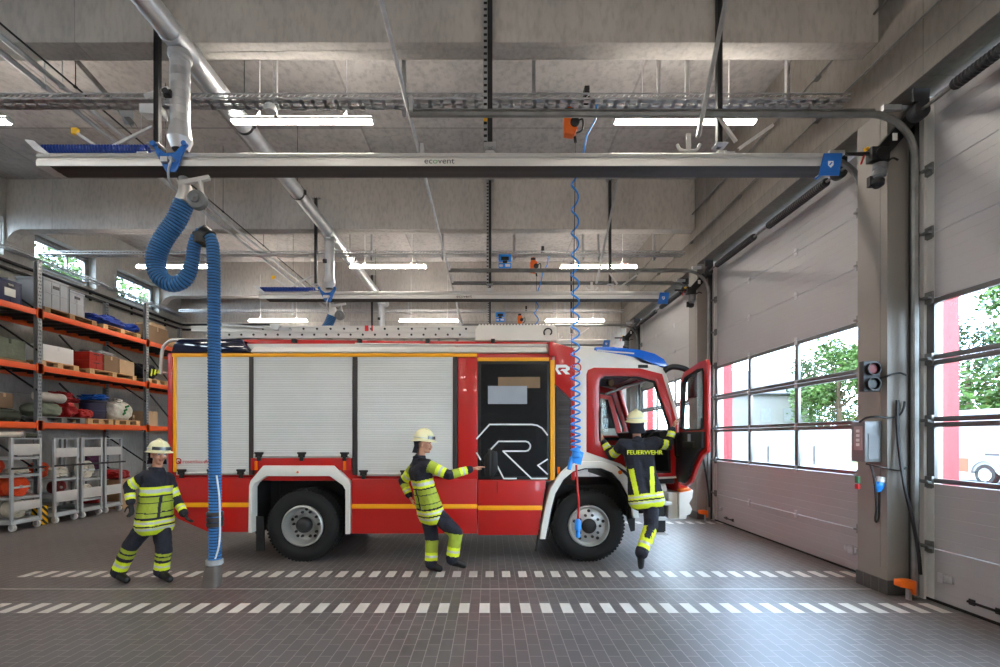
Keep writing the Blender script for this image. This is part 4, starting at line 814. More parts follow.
# pale notice and brown interior strip, as flat plates on the glass
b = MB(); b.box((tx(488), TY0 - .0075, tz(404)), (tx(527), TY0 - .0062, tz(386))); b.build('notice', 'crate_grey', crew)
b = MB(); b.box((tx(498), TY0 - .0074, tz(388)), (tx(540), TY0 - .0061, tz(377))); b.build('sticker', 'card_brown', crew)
def stroke(pts, w=.022):
    b = MB(); q = TP(pts)
    for a, c in zip(q[:-1], q[1:]):
        d = Vector((c[0] - a[0], 0, c[1] - a[1])); e = d.normalized() * w * .35
        b.bar(Vector((a[0], TY0 - .009, a[1])) - e, Vector((c[0], TY0 - .009, c[1])) + e, .002, w, up=Vector((0, 1, 0)).cross(d).normalized())
    return b
R = lambda pts: [(380 + a / 2.667, 330 + c / 2.667) for a, c in pts]
for pts in ([(258, 290), (292, 252), (405, 252)] + [(405 + 42 * math.sin(a), 294 - 42 * math.cos(a)) for a in (.35, .7, 1.05)] + [(446, 280)],
            [(363, 396), (330, 396), (292, 322), (316, 297), (388, 297)] + [(388 + 13 * math.sin(a), 310 - 13 * math.cos(a)) for a in (.6, 1.2, 1.57, 2.1, 2.6, 3.14)] + [(328, 323), (404, 396), (445, 396)],
            [(258, 328), (268, 345)], [(446, 345), (421, 361), (446, 384)]):
    stroke(R(pts)).build('line_mark', 'text_white', crew)
b = MB(); b.box((tx(488), TY0 - .06, tz(476)), (tx(491), TY0 - .02, tz(449))); b.prism(TP([(484, 457), (490, 450), (497, 452), (498, 470), (492, 478), (485, 476)]), TY0 - .03, TY0 - .005); b.build('handle', 'black_plastic', crew, bevel=.006)
low = side([(478, 480.5), (546, 480.5), (538, 535), (478, 535)], 'crew_door_lower', 'truck_red', -.012, .3, bevel=.008)
side(rect(478, 505.5, 542.5, 510), 'yellow_stripe', 'truck_yellow', -.016, .0)
b = MB(); b.box((tx(497), TY0 - .03, tz(493)), (tx(497.6), TY0 - .012, tz(481))); b.build('hinge_pin', 'steel_dark', low)
side(rect(550.3, 360, 554.6, 480), 'yellow_stripe', 'truck_yellow', -.006, .05)
side([(549, 342), (553, 342), (575, 350), (575, 357), (575, 480), (571.5, 480), (571.5, 399), (555, 384), (555, 356), (549, 356)], 'cabin_front_panel', 'truck_red', -.008, .1, bevel=.006)
b = MB()
b.prism(TP([(556, 386), (571.5, 400), (571.5, 478), (556, 479)]), TY0 + .02, TY0 + .1)
for i in range(7): yy = 400 + i * 9.5; b.box((tx(558), TY0 + .005, tz(yy + 6)), (tx(570.5), TY0 + .03, tz(yy)))
part(b, 'louvre_panel', 'rail_dark', bevel=.006)
b = MB()
for poly in ([(556, 364.8), (566, 364.8), (569.5, 367.2), (569.5, 369.8), (566.8, 371.2), (570, 374.4), (565.6, 374.4), (562.2, 370.8), (560.0, 370.8), (561.8, 369.2), (565.8, 369.2), (565.8, 367.6), (559, 367.6), (557.6, 369.2), (559.2, 371.0), (561.4, 374.4), (558.2, 374.4), (555.2, 369.4)],):
    b.prism(TP(poly), TY0 - .012, TY0 - .007)
part(b, 'emblem', 'text_white', smooth=0)
b = MB(); b.box((tx(557.5), TY0 - .0, tz(474)), (tx(560), TY0 + .03, tz(467))); part(b, 'marker_lamp', 'lamp_amber')
# --- lower skirts
side([(173, 477.5), (250, 477.5), (250, 532), (209, 532), (179, 519), (173, 514)], 'skirt_panel', 'truck_red', -.012, .55, bevel=.008)
side([(352, 479), (477, 479), (477, 533.5), (352, 533.5)], 'skirt_panel', 'truck_red', -.012, .55, bevel=.008)
b = MB(); b.prism(TP([(173, 477.5), (250, 477.5), (250, 532), (209, 532), (179, 519), (173, 514)]), TY1 - .55, TY1 - .01); part(b, 'skirt_panel', 'truck_red', bevel=.008)
b = MB(); b.prism(TP([(352, 479), (545, 479), (540, 533.5), (352, 533.5)]), TY1 - .55, TY1 - .01); part(b, 'skirt_panel', 'truck_red', bevel=.008)
for x0, x1, y0 in ((179, 250, 502.5), (351.5, 477.5, 504)): side(rect(x0, y0, x1, y0 + 4.5), 'yellow_stripe', 'truck_yellow', -.016, 0.)
side(rect(251, 458, 351.5, 470), 'wheel_panel', 'truck_red', -.008, .05)
for px in (256.5, 345): b = MB(); b.box((tx(px) - .02, TY0 - .03, tz(470)), (tx(px) + .02, TY0, tz(461))); part(b, 'marker_lamp', 'lamp_amber', bevel=.006)
# rear arch
Rr = lambda pts: [(150 + a / 2.667, 320 + c / 2.667) for a, c in pts]
b = MB(); b.ring(TP(Rr([(266, 566), (268, 442), (272, 428), (305, 388), (492, 388), (532, 426), (536, 440), (536, 570)])), TP(Rr([(276, 566), (277, 446), (284, 434), (315, 416), (482, 416), (516, 440), (523, 452), (523, 570)])), TY0 - .05, TY0 + .12, closed=False); part(b, 'wheel_arch', 'truck_white', bevel=.012)
b = MB(); b.cyl((tx(299), TY0 - .052, tz(472)), (tx(299), TY0 - .04, tz(472)), .018, 10); part(b, 'arch_reflector', 'lamp_amber')
b = MB(); b.box((tx(252), TY0 + .08, tz(470)), (tx(352), TY0 + 1.0, tz(468))); b.box((tx(252), TY0 + .62, tz(500)), (tx(352), TY0 + .64, tz(470))); b.box((tx(252), TY0 + .1, tz(535)), (tx(253.5), TY0 + .6, tz(470))); b.box((tx(349.5), TY0 + .1, tz(533)), (tx(351), TY0 + .6, tz(470))); part(b, 'wheel_housing', 'chassis')
b = MB(); b.box((tx(254), TY0 + .06, tz(552)), (tx(262), TY0 + .09, tz(517))); part(b, 'mud_flap', 'rubber')
# chassis frame
b = MB()
for yy in (TY0 + .75, TY1 - .95): b.box((tx(180), yy, .72), (tx(655), yy + .1, .98))
for px in (220, 303, 400, 500, 589): b.box((tx(px) - .08, TY0 + .6, .5), (tx(px) + .08, TY1 - .6, .85))
b.box((tx(352), TY0 + .6, .5), (tx(545), TY1 - .6, 1.25)); b.box((tx(172), TY0 + .55, .62), (tx(262), TY1 - .55, 1.25)); b.box((tx(262), TY0 + .95, .9), (tx(352), TY1 - .95, 1.28))
for px in (303, 589): b.cyl((tx(px), TY0 + .3, .53), (tx(px), TY1 - .3, .53), .11, 12)
b.box((tx(545), TY0 + .45, .65), (tx(655), TY1 - .45, 1.1)); part(b, 'chassis', 'chassis')
b = MB(); b.bar((tx(539), TY0 + .05, tz(530)), (tx(536), TY0 + .05, tz(552)), .03, .015); b.bar((tx(560), TY0 + .12, tz(500)), (tx(548), TY0 + .12, tz(540)), .06, .02); part(b, 'fender_stay', 'chassis')
# --- wheels
def wheel(px, near, deep):
    x = tx(px); y = TY0 - .01 if near else TY1 + .01; sg = 1 if near else -1; r = .535
    root = empty('wheel', (0, 0, 0)); root.parent = truck; root.location = Vector((x, y, r)) - truck.location
    b = MB(); pr = [(.06, .30), (.02, .33), (-.0, .38), (.0, .44), (.02, .49), (.045, .515), (.06, .535), (.30, .535), (.33, .515), (.35, .47), (.34, .32)]
    b.lathe((x, y, r), (0, sg, 0), pr, 60)
    for i in range(60):
        a = 2 * PI * i / 60 + .02
        for (d0, d1) in ((.035, .15), (.19, .32)):
            o = .0 if d0 < .1 else .05
            c = Vector((x + .531 * math.cos(a + o), y + sg * (d0 + d1) / 2, r + .531 * math.sin(a + o))); t = Vector((-math.sin(a + o), 0, math.cos(a + o))); b.bar(c - Vector((0, (d1 - d0) / 2, 0)), c + Vector((0, (d1 - d0) / 2, 0)), .022, .03, up=t)
    b.build('tyre', 'tyre', root, smooth=30)
    b = MB()
    if not deep: pr = [(.06, .31), (.0, .305), (-.005, .29), (.03, .275), (.06, .255), (.05, .235), (.04, .2), (.02, .15), (.015, .1), (.02, .0)]
    else: pr = [(.06, .31), (.01, .305), (.0, .285), (.02, .275), (.15, .262), (.19, .24), (.2, .17), (.17, .13), (.12, .12)]
    b.lathe((x, y, r), (0, sg, 0), pr, 40); b.build('rim', 'rim', root, smooth=40)
    b = MB(); d = -.03 if not deep else .02
    b.lathe((x, y, r), (0, sg, 0), [(.16, .12), (d + .03, .11), (d + .01, .09), (d, .075), (d - .01, .04), (d - .01, .0)], 24); b.build('hub', 'chassis' if not deep else 'steel_dark', root, smooth=40)
    for i in range(10):
        a = 2 * PI * i / 10; rr = .165 if not deep else .19; c = Vector((x + rr * math.cos(a), y + sg * (.01 if not deep else .17), r + rr * math.sin(a)))
        b = MB(); b.lathe(c, (0, -sg, 0), [(-.02, .022), (.0, .022), (.0, .016), (.03, .014), (.032, .0)], 8); b.build('wheel_nut', 'steel_dark', root)
        if i % 2 == 0:
            a += PI / 10; c = Vector((x + .225 * math.cos(a), y + sg * (.036 if not deep else .19), r + .225 * math.sin(a))); b = MB(); b.cyl(c, c - Vector((0, sg * .008, 0)), .024, 12); b.build('rim_slot', 'chassis', root)
    return root
wheel(589, True, False); wheel(302, True, True); wheel(589, False, False); wheel(302, False, True)
b = MB(); b.lathe((tx(302), TY0 + .42, .53), (0, 1, 0), [(.0, .3), (.0, .48), (.04, .53), (.28, .53), (.3, .3)], 40); part(b, 'inner_tyre', 'tyre')
# --- front fender, cab
C1 = lambda pts: [(380 + a / 2.667, 330 + c / 2.667) for a, c in pts]
fo = C1([(424, 556), (440, 470), (452, 425), (478, 382), (506, 358), (540, 350), (590, 350), (628, 362), (655, 388), (676, 425), (686, 470), (688, 500)])
fi = C1([(440, 556), (456, 474), (466, 436), (488, 398), (514, 376), (545, 368), (588, 368), (618, 380), (641, 405), (660, 440), (670, 476), (672, 500)])
b = MB(); b.ring(TP(fo), TP(fi), TY0 - .06, TY0 + .42, closed=False); part(b, 'front_fender', 'truck_white', bevel=.012)
b = MB(); b.ring(TP(fi), TP([(a + (589 - a) * .03, c + 1.5) for a, c in fi]), TY0 + .0, TY0 + .6, closed=False); part(b, 'fender_liner', 'chassis')
b = MB(); b.box((tx(640), TY0 - .02, tz(472)), (tx(642), TY0 + .02, tz(470))); b.cyl((tx(619), TY0 - .07, tz(472)), (tx(619), TY0 - .05, tz(472)), .03, 12); part(b, 'marker_lamp', 'lamp_amber')
b = MB(); b.prism(TP([(626, 497), (637, 497), (637, 532), (633, 533), (629, 520)]), TY0 + .1, TY0 + .13); part(b, 'mud_flap', 'rubber')
# cab side walls (near one with open doorway, far one with window)
w_out = [(574, 351), (586, 349), (600, 351), (640, 358), (665, 369), (681, 425), (681, 478), (641, 480), (618, 466), (574, 466)]
r_out = [(586.5, 374), (588, 370), (594, 367.5), (640, 368.5), (662, 374), (677.5, 425), (678, 476), (638, 478), (621, 464), (586.5, 452)]
r_in = [(599, 382), (600, 379), (605, 376), (638, 376.5), (655, 381), (670, 425), (671, 473), (641, 473), (626, 458), (599, 441)]
for y0, y1 in ((TY0, TY0 + .06), (TY1 - .06, TY1)):
    b = MB(); b.ring(TP(w_out), TP(r_out), y0, y1); part(b, 'cab_side', 'truck_white', bevel=.006)
    b = MB(); e = -.012 if y0 == TY0 else .012; b.ring(TP(r_out), TP(r_in), y0 + e, y1 + e); part(b, 'door_frame', 'truck_red', bevel=.008)
    b = MB(); b.ring(TP(r_in), TP([(a + (635 - a) * .03, c + (425 - c) * .03) for a, c in r_in]), y0 + .0, y1 + .01); part(b, 'door_seal', 'rubber')
# far door: closed, with lower panel and glass
fd = MB(); fd.prism(TP([(599, 441), (671, 441), (671, 473), (641, 473), (626, 458)]), TY1 - .05, TY1 + .01); fd.box((tx(600), TY1 - .05, tz(442)), (tx(671), TY1, tz(437)), 1); o = part(fd, 'far_door', ['truck_red', 'cab_dark'])
fr = [(599, 382), (605, 376), (655, 381), (669, 438), (599, 438)]; fq = [(604, 386), (608, 382), (650, 386), (662, 435), (604, 435)]
b = MB(); b.ring(TP(fr), TP(fq), TY1 - .05, TY1); b.build('window_frame', 'truck_red', o); b = MB(); b.prism(TP(fq), TY1 - .028, TY1 - .022); b.build('window', 'cab_glass', o)
# cab floor, back wall, dash, roof, front
b = MB(); b.box((tx(574), TY0 + .06, tz(466)), (tx(584), TY1 - .06, tz(351))); part(b, 'cab_back', 'truck_white', bevel=.01)
b = MB(); b.box((tx(584), TY0 + .07, tz(367)), (tx(586.5), TY1 - .07, tz(466))); part(b, 'cab_lining', 'cab_grey')
b = MB(); b.box((tx(622), TY0 + .06, tz(484)), (tx(676), TY1 - .06, tz(474))); b.box((tx(575), TY0 + .5, tz(470)), (tx(640), TY1 - .5, tz(452))); part(b, 'cab_floor', 'cab_dark', bevel=.01)
roof_pts = [(574, 347.5), (582, 345), (598, 346), (640, 351), (664, 360), (669, 368), (662, 371), (640, 366), (598, 362), (574, 362)]
b = MB(); b.prism(TP(roof_pts), TY0 + .05, TY1 - .05); part(b, 'cab_roof', 'truck_white', bevel=.035, seg=3)
b = MB(); b.box((tx(590), TY0 + .1, tz(369)), (tx(655), TY1 - .1, tz(365.5))); part(b, 'cab_headliner', 'cab_grey')
b = MB(); b.box((tx(638), TY0 - .004, tz(368)), (tx(648), TY0 + .02, tz(364.6))); part(b, 'roof_vent', 'chassis', bevel=.005)
b = MB(); b.prism(TP([(595, 347), (614, 346.8), (640, 349.6), (655, 353.6), (664, 359), (669, 367.5), (655, 366), (641, 363.5), (634, 358.5), (622, 355), (595, 352)]), TY0 + .0, TY0 + .22); part(b, 'light_bar', 'blue_light', bevel=.012)
b = MB(); b.prism(TP([(595, 347), (614, 346.8), (640, 349.6), (655, 353.6), (664, 359), (669, 367.5), (655, 366), (641, 363.5), (634, 358.5), (622, 355), (595, 352)]), TY1 - .22, TY1); part(b, 'light_bar', 'blue_light', bevel=.012)
b = MB(); b.bar((tx(597), TY0 - .005, tz(350.5)), (tx(634), TY0 - .005, tz(353.5)), .01, .02); part(b, 'light_bar_trim', 'alu')
for px in (606, 625): b = MB(); b.prism(TP([(px, 351), (px + 3, 346.5), (px + 5, 347), (px + 6, 351.5)]), TY0 + .05, TY0 + .1); part(b, 'light_bracket', 'chassis')
# windscreen frame and glass (leaning), dash, lower front
XF = tx(681)
b = MB(); zz = [(tz(474), XF), (tz(428), XF - .02), (tz(372), tx(663))]
for yy in (TY0 + .07, TY1 - .07): b.tube([(zz[0][1], yy, zz[0][0]), (zz[1][1], yy, zz[1][0]), (zz[2][1], yy, zz[2][0])], .05, 8)
b.tube([(zz[2][1], TY0 + .07, zz[2][0]), (zz[2][1], TY1 - .07, zz[2][0])], .05, 8); b.tube([(zz[1][1], TY0 + .07, tz(432)), (zz[1][1], TY1 - .07, tz(432))], .04, 8); part(b, 'windscreen_frame', 'truck_red', smooth=50)
b = MB(); b.add([(zz[1][1], TY0 + .07, tz(432)), (zz[1][1], TY1 - .07, tz(432)), (zz[2][1], TY1 - .07, zz[2][0]), (zz[2][1], TY0 + .07, zz[2][0])], [(0, 1, 2, 3)]); part(b, 'windscreen', 'cab_glass')
b = MB(); b.prism(TP([(660, 432), (668, 430), (680, 434), (680, 474), (671, 474), (668, 448)]), TY0 + .08, TY1 - .08); part(b, 'dashboard', 'cab_dark', bevel=.03)
b = MB(); b.box((tx(679), TY0 + .02, tz(500)), (XF + .12, TY1 - .02, tz(436))); part(b, 'front_panel', 'truck_red', bevel=.05)
b = MB(); b.box((tx(668), TY0 + .0, tz(520)), (XF + .10, TY1 - .0, tz(492))); part(b, 'bumper', 'truck_white', bevel=.05)
b = MB(); b.prism(TP([(676, 492), (690, 489), (689, 497), (686, 502), (689, 508), (687, 513), (676, 517)]), TY0 - .12, TY0 - .04); part(b, 'bumper_corner', 'truck_white', bevel=.012)
b = MB(); b.prism(TP([(677, 488.5), (687, 487), (689, 491), (678, 492.5)]), TY0 - .11, TY0 - .0); part(b, 'marker_lamp', 'lamp_amber', bevel=.01)
b = MB(); b.prism(TP([(643, 480), (668, 480), (672, 488), (672, 498), (667, 502), (655, 502), (643, 497)]), TY0 + .2, TY0 + .3); part(b, 'step_panel', 'truck_white', bevel=.012)
for yy, x0, x1 in ((503, 652, 671), (518, 654, 666)):
    b = MB(); b.box((tx(x0), TY0 - .05, tz(yy + 2)), (tx(x1), TY0 + .26, tz(yy - 1.2)))
    for k in range(5): b.box((tx(x0) + .02, TY0 - .045 + .06 * k, tz(yy - 1.2)), (tx(x1) - .02, TY0 - .03 + .06 * k, tz(yy - 1.8)))
    part(b, 'step', 'alu', bevel=.006)
b = MB(); b.box((tx(657), TY0 - .02, tz(532)), (tx(664), TY0 + .12, tz(505))); b.box((tx(655), TY0 + .1, tz(534)), (tx(668), TY0 + .3, tz(500))); part(b, 'step_bracket', 'chassis')
b = MB(); b.box((tx(653), TY0 - .05, tz(534.5)), (tx(667), TY0 + .2, tz(532.5))); part(b, 'step', 'alu', bevel=.004)
# seats, wheel, mirror, lamp inside
for yy in (TY0 + .3, TY1 - .8):
    b = MB(); b.box((tx(602), yy, tz(455)), (tx(630), yy + .5, tz(446))); b.prism(TP([(596, 450), (604, 448), (600, 412), (594, 412)]), yy + .02, yy + .48); b.prism(TP([(595, 411), (600, 411), (599, 402), (595, 402)]), yy + .13, yy + .37); part(b, 'seat', 'cab_dark', bevel=.03)
b = MB(); c = Vector((tx(654), TY0 + .55, tz(437))); ax = Vector((-.5, 0, .86)); u = ax.orthogonal().normalized(); v = ax.cross(u)
b.tube([c + (u * math.cos(2 * PI * i / 28) + v * math.sin(2 * PI * i / 28)) * .23 for i in range(28)], .016, 8, closed=True); b.tube([c + u * .22, c - u * .22], .015, 6); b.tube([c, c - ax * .25 + Vector((.12, 0, 0))], .03, 8); part(b, 'steering_wheel', 'black_plastic')
b = MB(); b.lathe((tx(617), TY0 + .35, tz(380)), (.2, -1, -.2), [(-.08, .02), (-.06, .05), (.0, .055), (.02, .045), (.03, .0)], 16); part(b, 'cab_lamp', 'card_brown')
b = MB(); b.tube([(tx(614), TY0 + .5, tz(391)), (tx(634), TY0 + .5, tz(383)), (tx(655), TY0 + .5, tz(378))], .018, 8); b.tube(smooth_path([(tx(600), TY0 + .03, tz(447)), (tx(599.5), TY0 - .02, tz(430)), (tx(600), TY0 - .02, tz(410)), (tx(602), TY0 + .03, tz(407))], 4), .016, 8, mi=1); part(b, 'grab_rail', ['alu', 'black_plastic'], smooth=50)
for yy in (TY1 + .22, TY0 - .0):
    if yy > 8: 
        b = MB(); b.box((tx(650), yy - .02, tz(425)), (tx(663), yy + .2, tz(385))); b.tube([(tx(665), TY1, tz(385)), (tx(660), yy, tz(383))], .02, 6); part(b, 'mirror', 'black_plastic', bevel=.02)
b = MB(); b.tube(smooth_path([(tx(664), TY0 + .0, tz(371)), (tx(672), TY0 - .02, tz(367)), (tx(684), TY0 - .02, tz(369)), (tx(690), TY0 - .02, tz(374))], 5), .045, 8); b.box((tx(690), TY0 - .12, tz(398)), (tx(694), TY0 + .1, tz(372))); part(b, 'mirror', 'black_plastic', bevel=.01)
# --- open cab door (swung out 90 degrees, plane X = tx(679)), hinge at the side wall
XD = tx(677); dz = lambda px, py: None
def DP(s, z): return (TY0 - .03 - s, z)          # s = distance from the hinge
ZB, ZT = tz(484), 2.80
do = [DP(.0, tz(478)), DP(.10, tz(484)), DP(.30, tz(484)), DP(.46, 1.24), DP(.62, 1.45), DP(.80, 1.62), DP(.94, 1.66), DP(.95, 2.2), DP(.95, 2.80), DP(.90, 2.86), DP(.72, 2.86), DP(.2, 2.79), DP(.1, 2.7), DP(.02, 2.0)]
di = [DP(.10, 1.98), DP(.12, 1.98), DP(.3, 1.95), DP(.44, 1.95), DP(.6, 1.95), DP(.74, 1.95), DP(.84, 1.97), DP(.855, 2.2), DP(.855, 2.70), DP(.82, 2.76), DP(.68, 2.77), DP(.26, 2.71), DP(.18, 2.64), DP(.11, 2.1)]
b = MB(); b.ring(do, di, XD, XD + .045, 'x'); door = part(b, 'cab_door', 'truck_red', bevel=.008)
b = MB(); b.prism([(a + (TY0 - .5 - a) * -.0, c) for a, c in di], XD + .02, XD + .026, 'x'); b.build('window', 'cab_glass', door)
il = [DP(.03, tz(474)), DP(.12, tz(481)), DP(.29, tz(481)), DP(.44, 1.29), DP(.6, 1.5), DP(.78, 1.68), DP(.89, 1.72), DP(.9, 1.93), DP(.06, 1.93)]
b = MB(); b.prism(il, XD - .05, XD + .0, 'x'); b.box((XD - .09, TY0 - .75, 1.72), (XD - .05, TY0 - .4, 1.80)); b.build('inner_panel', 'cab_dark', door, bevel=.012)
b = MB(); b.tube(smooth_path([(XD - .04, TY0 - .2, 1.9), (XD - .1, TY0 - .2, 1.88), (XD - .1, TY0 - .2, 1.6), (XD - .04, TY0 - .2, 1.58)], 4), .016, 8); b.build('grab_handle', 'black_plastic', door)
b = MB(); b.box((XD - .06, TY0 - .6, 1.75), (XD - .051, TY0 - .52, 1.9)); b.build('sticker', 'crate_grey', door)
b = MB(); b.ring(di, [(a + (TY0 - .5 - a) * .04, c + (2.3 - c) * .04) for a, c in di], XD - .012, XD + .05, 'x'); b.build('window_seal', 'rubber', door)
b = MB(); b.box((XD + .045, TY0 - .92, 1.72), (XD + .08, TY0 - .76, 1.78)); b.build('handle', 'black_plastic', door, bevel=.008)
YR = TY0 + .27
def rx(x): return (x - CX) * YR / F
def rz(y): return EH + (CY - y) * YR / F
def RP(pts): return [(rx(p), rz(q)) for p, q in pts]
# --- roof load: ladders and ribbed box
lad = empty('ladder', (rx(300), TY0 + .45, rz(338)), 'long aluminium ladder lying on the roof of the fire engine', 'ladder')
for k, yy in enumerate((TY0 + .25, TY0 + .72)):
    b = MB(); b.box((rx(221), yy, rz(338)), (rx(478), yy + .035, rz(331.8))); b.box((rx(221), yy - .012, rz(338.2)), (rx(478), yy + .045, rz(336.8))); b.box((rx(221), yy - .012, rz(332.8)), (rx(478), yy + .045, rz(331.6)))
    if k == 0:
        for i in range(20): xx = rx(230) + i * .187; b.cyl((xx, yy - .006, rz(335)), (xx, yy + .0, rz(335)), .018, 8, mi=1)
    b.build('stile', ['alu', 'chassis'], lad, smooth=30)
for i in range(13): b = MB(); b.cyl((rx(230) + i * .29, TY0 + .28, rz(335)), (rx(230) + i * .29, TY0 + .73, rz(335)), .016, 8); b.build('rung', 'alu', lad)
lad2 = empty('ladder', (rx(350), TY0 + .45, rz(331)), 'second aluminium ladder section stacked on the first, with red end caps', 'ladder')
for k, yy in enumerate((TY0 + .30, TY0 + .67)):
    b = MB(); b.box((rx(190), yy, rz(331.2)), (rx(478), yy + .03, rz(325.6))); b.box((rx(190), yy - .01, rz(331.3)), (rx(478), yy + .04, rz(330.2))); b.box((rx(190), yy - .01, rz(326.8)), (rx(478), yy + .04, rz(325.4)))
    if k == 0:
        for i in range(18): xx = rx(262) + i * .21; b.cyl((xx, yy - .006, rz(328.4)), (xx, yy, rz(328.4)), .018, 8, mi=1)
        b.box((rx(364.5), yy - .016, rz(331.3)), (rx(368), yy + .045, rz(325.2)), 2); b.box((rx(371), yy - .016, rz(331.3)), (rx(372.5), yy + .045, rz(325.2)), 2)
    b.build('stile', ['alu', 'chassis', 'red_cable'], lad2, smooth=30)
for i in range(15): b = MB(); b.cyl((rx(200) + i * .29, TY0 + .32, rz(328.4)), (rx(200) + i * .29, TY0 + .68, rz(328.4)), .016, 8); b.build('rung', 'alu', lad2)
b = MB(); b.prism(RP([(275, 331), (279, 331), (282, 326), (277, 323), (272, 326)]), TY0 + .22, TY0 + .26); b.bar((rx(223), TY0 + .24, rz(325)), (rx(292), TY0 + .24, rz(330)), .02, .03); b.build('ladder_lock', 'galv', lad2)
bx = empty('roof_box', (rx(512), TY0 + .6, rz(341)), 'white ribbed storage box on the roof of the fire engine', 'roof box')
b = MB(); pr = [(rx(475.5), rz(341)), (rx(475.5), rz(330)), (rx(478), rz(326.5))]
for i in range(24):
    x = rx(478) + (rx(554) - rx(478)) * i / 24; w = (rx(554) - rx(478)) / 24; pr += [(x + w * .15, rz(326)), (x + w * .35, rz(324.6)), (x + w * .7, rz(324.6)), (x + w * .9, rz(326))]
pr += [(rx(556), rz(328)), (rx(557), rz(341))]
b.prism(pr, TY0 + .22, TY0 + 1.3); b.build('box', 'truck_white', bx, smooth=20)
b = MB(); b.tube([(rx(548) + .05 * math.cos(a) * (1 + .12 * a), TY0 + .21, rz(333) + .05 * math.sin(a) * (1 + .1 * a)) for a in [i * .4 - 1 for i in range(13)]], .012, 6); b.build('curl_mark', 'chassis', bx)
# ------------------------------------------------------------------ pallet rack along the side wall
XFR, XBK = -9.6, -10.72
UPY = [10.02 - 3.15, 10.02, 13.17, 16.3]
LZ = [2.11, 3.32, 4.49]
rack = empty('pallet_rack', ((XFR + XBK) / 2, 11.6, 0), 'tall pallet rack with orange beams and perforated grey uprights along the side wall', 'rack')
for y in UPY:
    for x in (XFR, XBK):
        b = MB(); b.box((x - .045, y - .05, 0), (x - .04, y + .05, 5.6)); b.box((x + .04, y - .05, 0), (x + .045, y + .05, 5.6)); b.box((x - .045, y + .045, 0), (x + .045, y + .05, 5.6)); b.box((x - .07, y - .07, 0), (x + .07, y + .07, .012))
        for i in range(74):
            z = .05 + i * .075
            for dx in (-.018, .018): b.box((x + .045, y + dx - .009 + (.005 if i % 2 else -.005), z), (x + .0465, y + dx + .009 + (.005 if i % 2 else -.005), z + .035), 1)
        b.box((x + .0445, y - .05, 0), (x + .0455, y + .05, 5.6)); b.build('upright', ['rack_grey', 'steel_dark'], rack, smooth=0)
    for i in range(6):
        z = .3 + i * .85; b = MB(); b.bar((XFR, y, z), (XBK, y, z + .75), .02, .035); b.build('frame_brace', 'steel_dark', rack, smooth=0)
for i in range(3):
    a, c = UPY[i] + .05, UPY[i + 1] - .05
    for z in LZ:
        for x in (XFR + .03, XBK + .0):
            b = MB(); b.box((x - .025, a, z - .06), (x + .02, c, z + .06)); b.box((x + .02, a, z - .035), (x + .022, c, z - .03), 0); b.box((x + .015, a - .1, z - .11), (x + .03, a + .03, z + .1)); b.box((x + .015, c - .03, z - .11), (x + .03, c + .1, z + .1)); b.build('beam', 'rack_orange', rack, bevel=.004)
        b = MB(); b.box((XBK + .03, a, z + .045), (XFR + .0, c, z + .06))
        for k in range(9): yy = a + (c - a) * (k + .5) / 9; b.box((XBK + .03, yy - .02, z + .0), (XFR + .0, yy + .02, z + .045))
        b.build('deck', 'deck', rack, smooth=0)
    for z0, z1 in ((2.2, 3.2), (3.4, 4.4)): b = MB(); b.bar((XBK, a + (c - a) * .55, z0 + 1.), (XBK, c - .1, z0), .02, .04); b.build('back_brace', 'steel_dark', rack, smooth=0)
def ypx(px, x): return x * F / (px - CX)
def onx(x, px): return ypx(px, x)
def pallet(y0, y1, lz, lab, m='wood', x1=-9.62):
    z = lz + .062; x0 = -10.45; b = MB(); L = y1 - y0
    for xx in (x0, (x0 + x1) / 2 - .05, x1 - .1): b.box((xx, y0, z), (xx + .1, y1, z + .02))
    for xx in (x0, (x0 + x1) / 2 - .05, x1 - .1):
        for k in range(3): yy = y0 + (L - .14) * k / 2; b.box((xx, yy, z + .02), (xx + .1, yy + .14, z + .095))
    for k in range(3): yy = y0 + (L - .14) * k / 2; b.box((x0, yy, z + .095), (x1, yy + .14, z + .115))
    for k in range(5): xx = x0 + (x1 - x0 - .12) * k / 4; b.box((xx, y0, z + .115), (xx + .12, y1, z + .135))
    return tag(b.build('pallet', m, bevel=.003, smooth=0), lab, 'pallet', 'pallets in the rack')
PH = .062 + .137
def boxthing(name, cat, y0, y1, z, h, m, lab, x1=-9.68, dep=.7, group=None, tape=None, rim=False, lid=None):
    r = empty(name, (x1 - dep / 2, (y0 + y1) / 2, z), lab, cat, group); b = MB()
    if rim:
        b.box((x1 - dep, y0, z), (x1, y1, z + h)); b.box((x1 - dep - .012, y0 - .012, z + h - .05), (x1 + .012, y1 + .012, z + h))
        n = max(2, round((y1 - y0) / .2))
        for k in range(n + 1): yy = y0 + (y1 - y0) * k / n; b.box((x1, yy - .008, z + .01), (x1 + .01, yy + .008, z + h - .05))
        b.box((x1, y0, z + h * .5), (x1 + .008, y1, z + h * .54))
        b.build('crate', m, r, bevel=.006)
        b = MB(); ym = (y0 + y1) / 2; b.box((x1 + .006, ym - .07, z + h * .7), (x1 + .014, ym + .07, z + h * .8)); b.build('grip', 'steel_dark', r)
    else:
        b.box((x1 - dep, y0, z), (x1, y1, z + h)); b.build('carton', m, r, bevel=.006)
        b = MB(); ym = (y0 + y1) / 2; b.box((x1 - dep, ym - .004, z + h), (x1, ym + .004, z + h + .002)); b.box((x1 - .0, ym - .025, z + h * .75), (x1 + .002, ym + .025, z + h)); b.box((x1 - dep, ym - .025, z + h), (x1, ym + .025, z + h + .003)); b.build('tape', tape or 'card_pale', r)
    return r
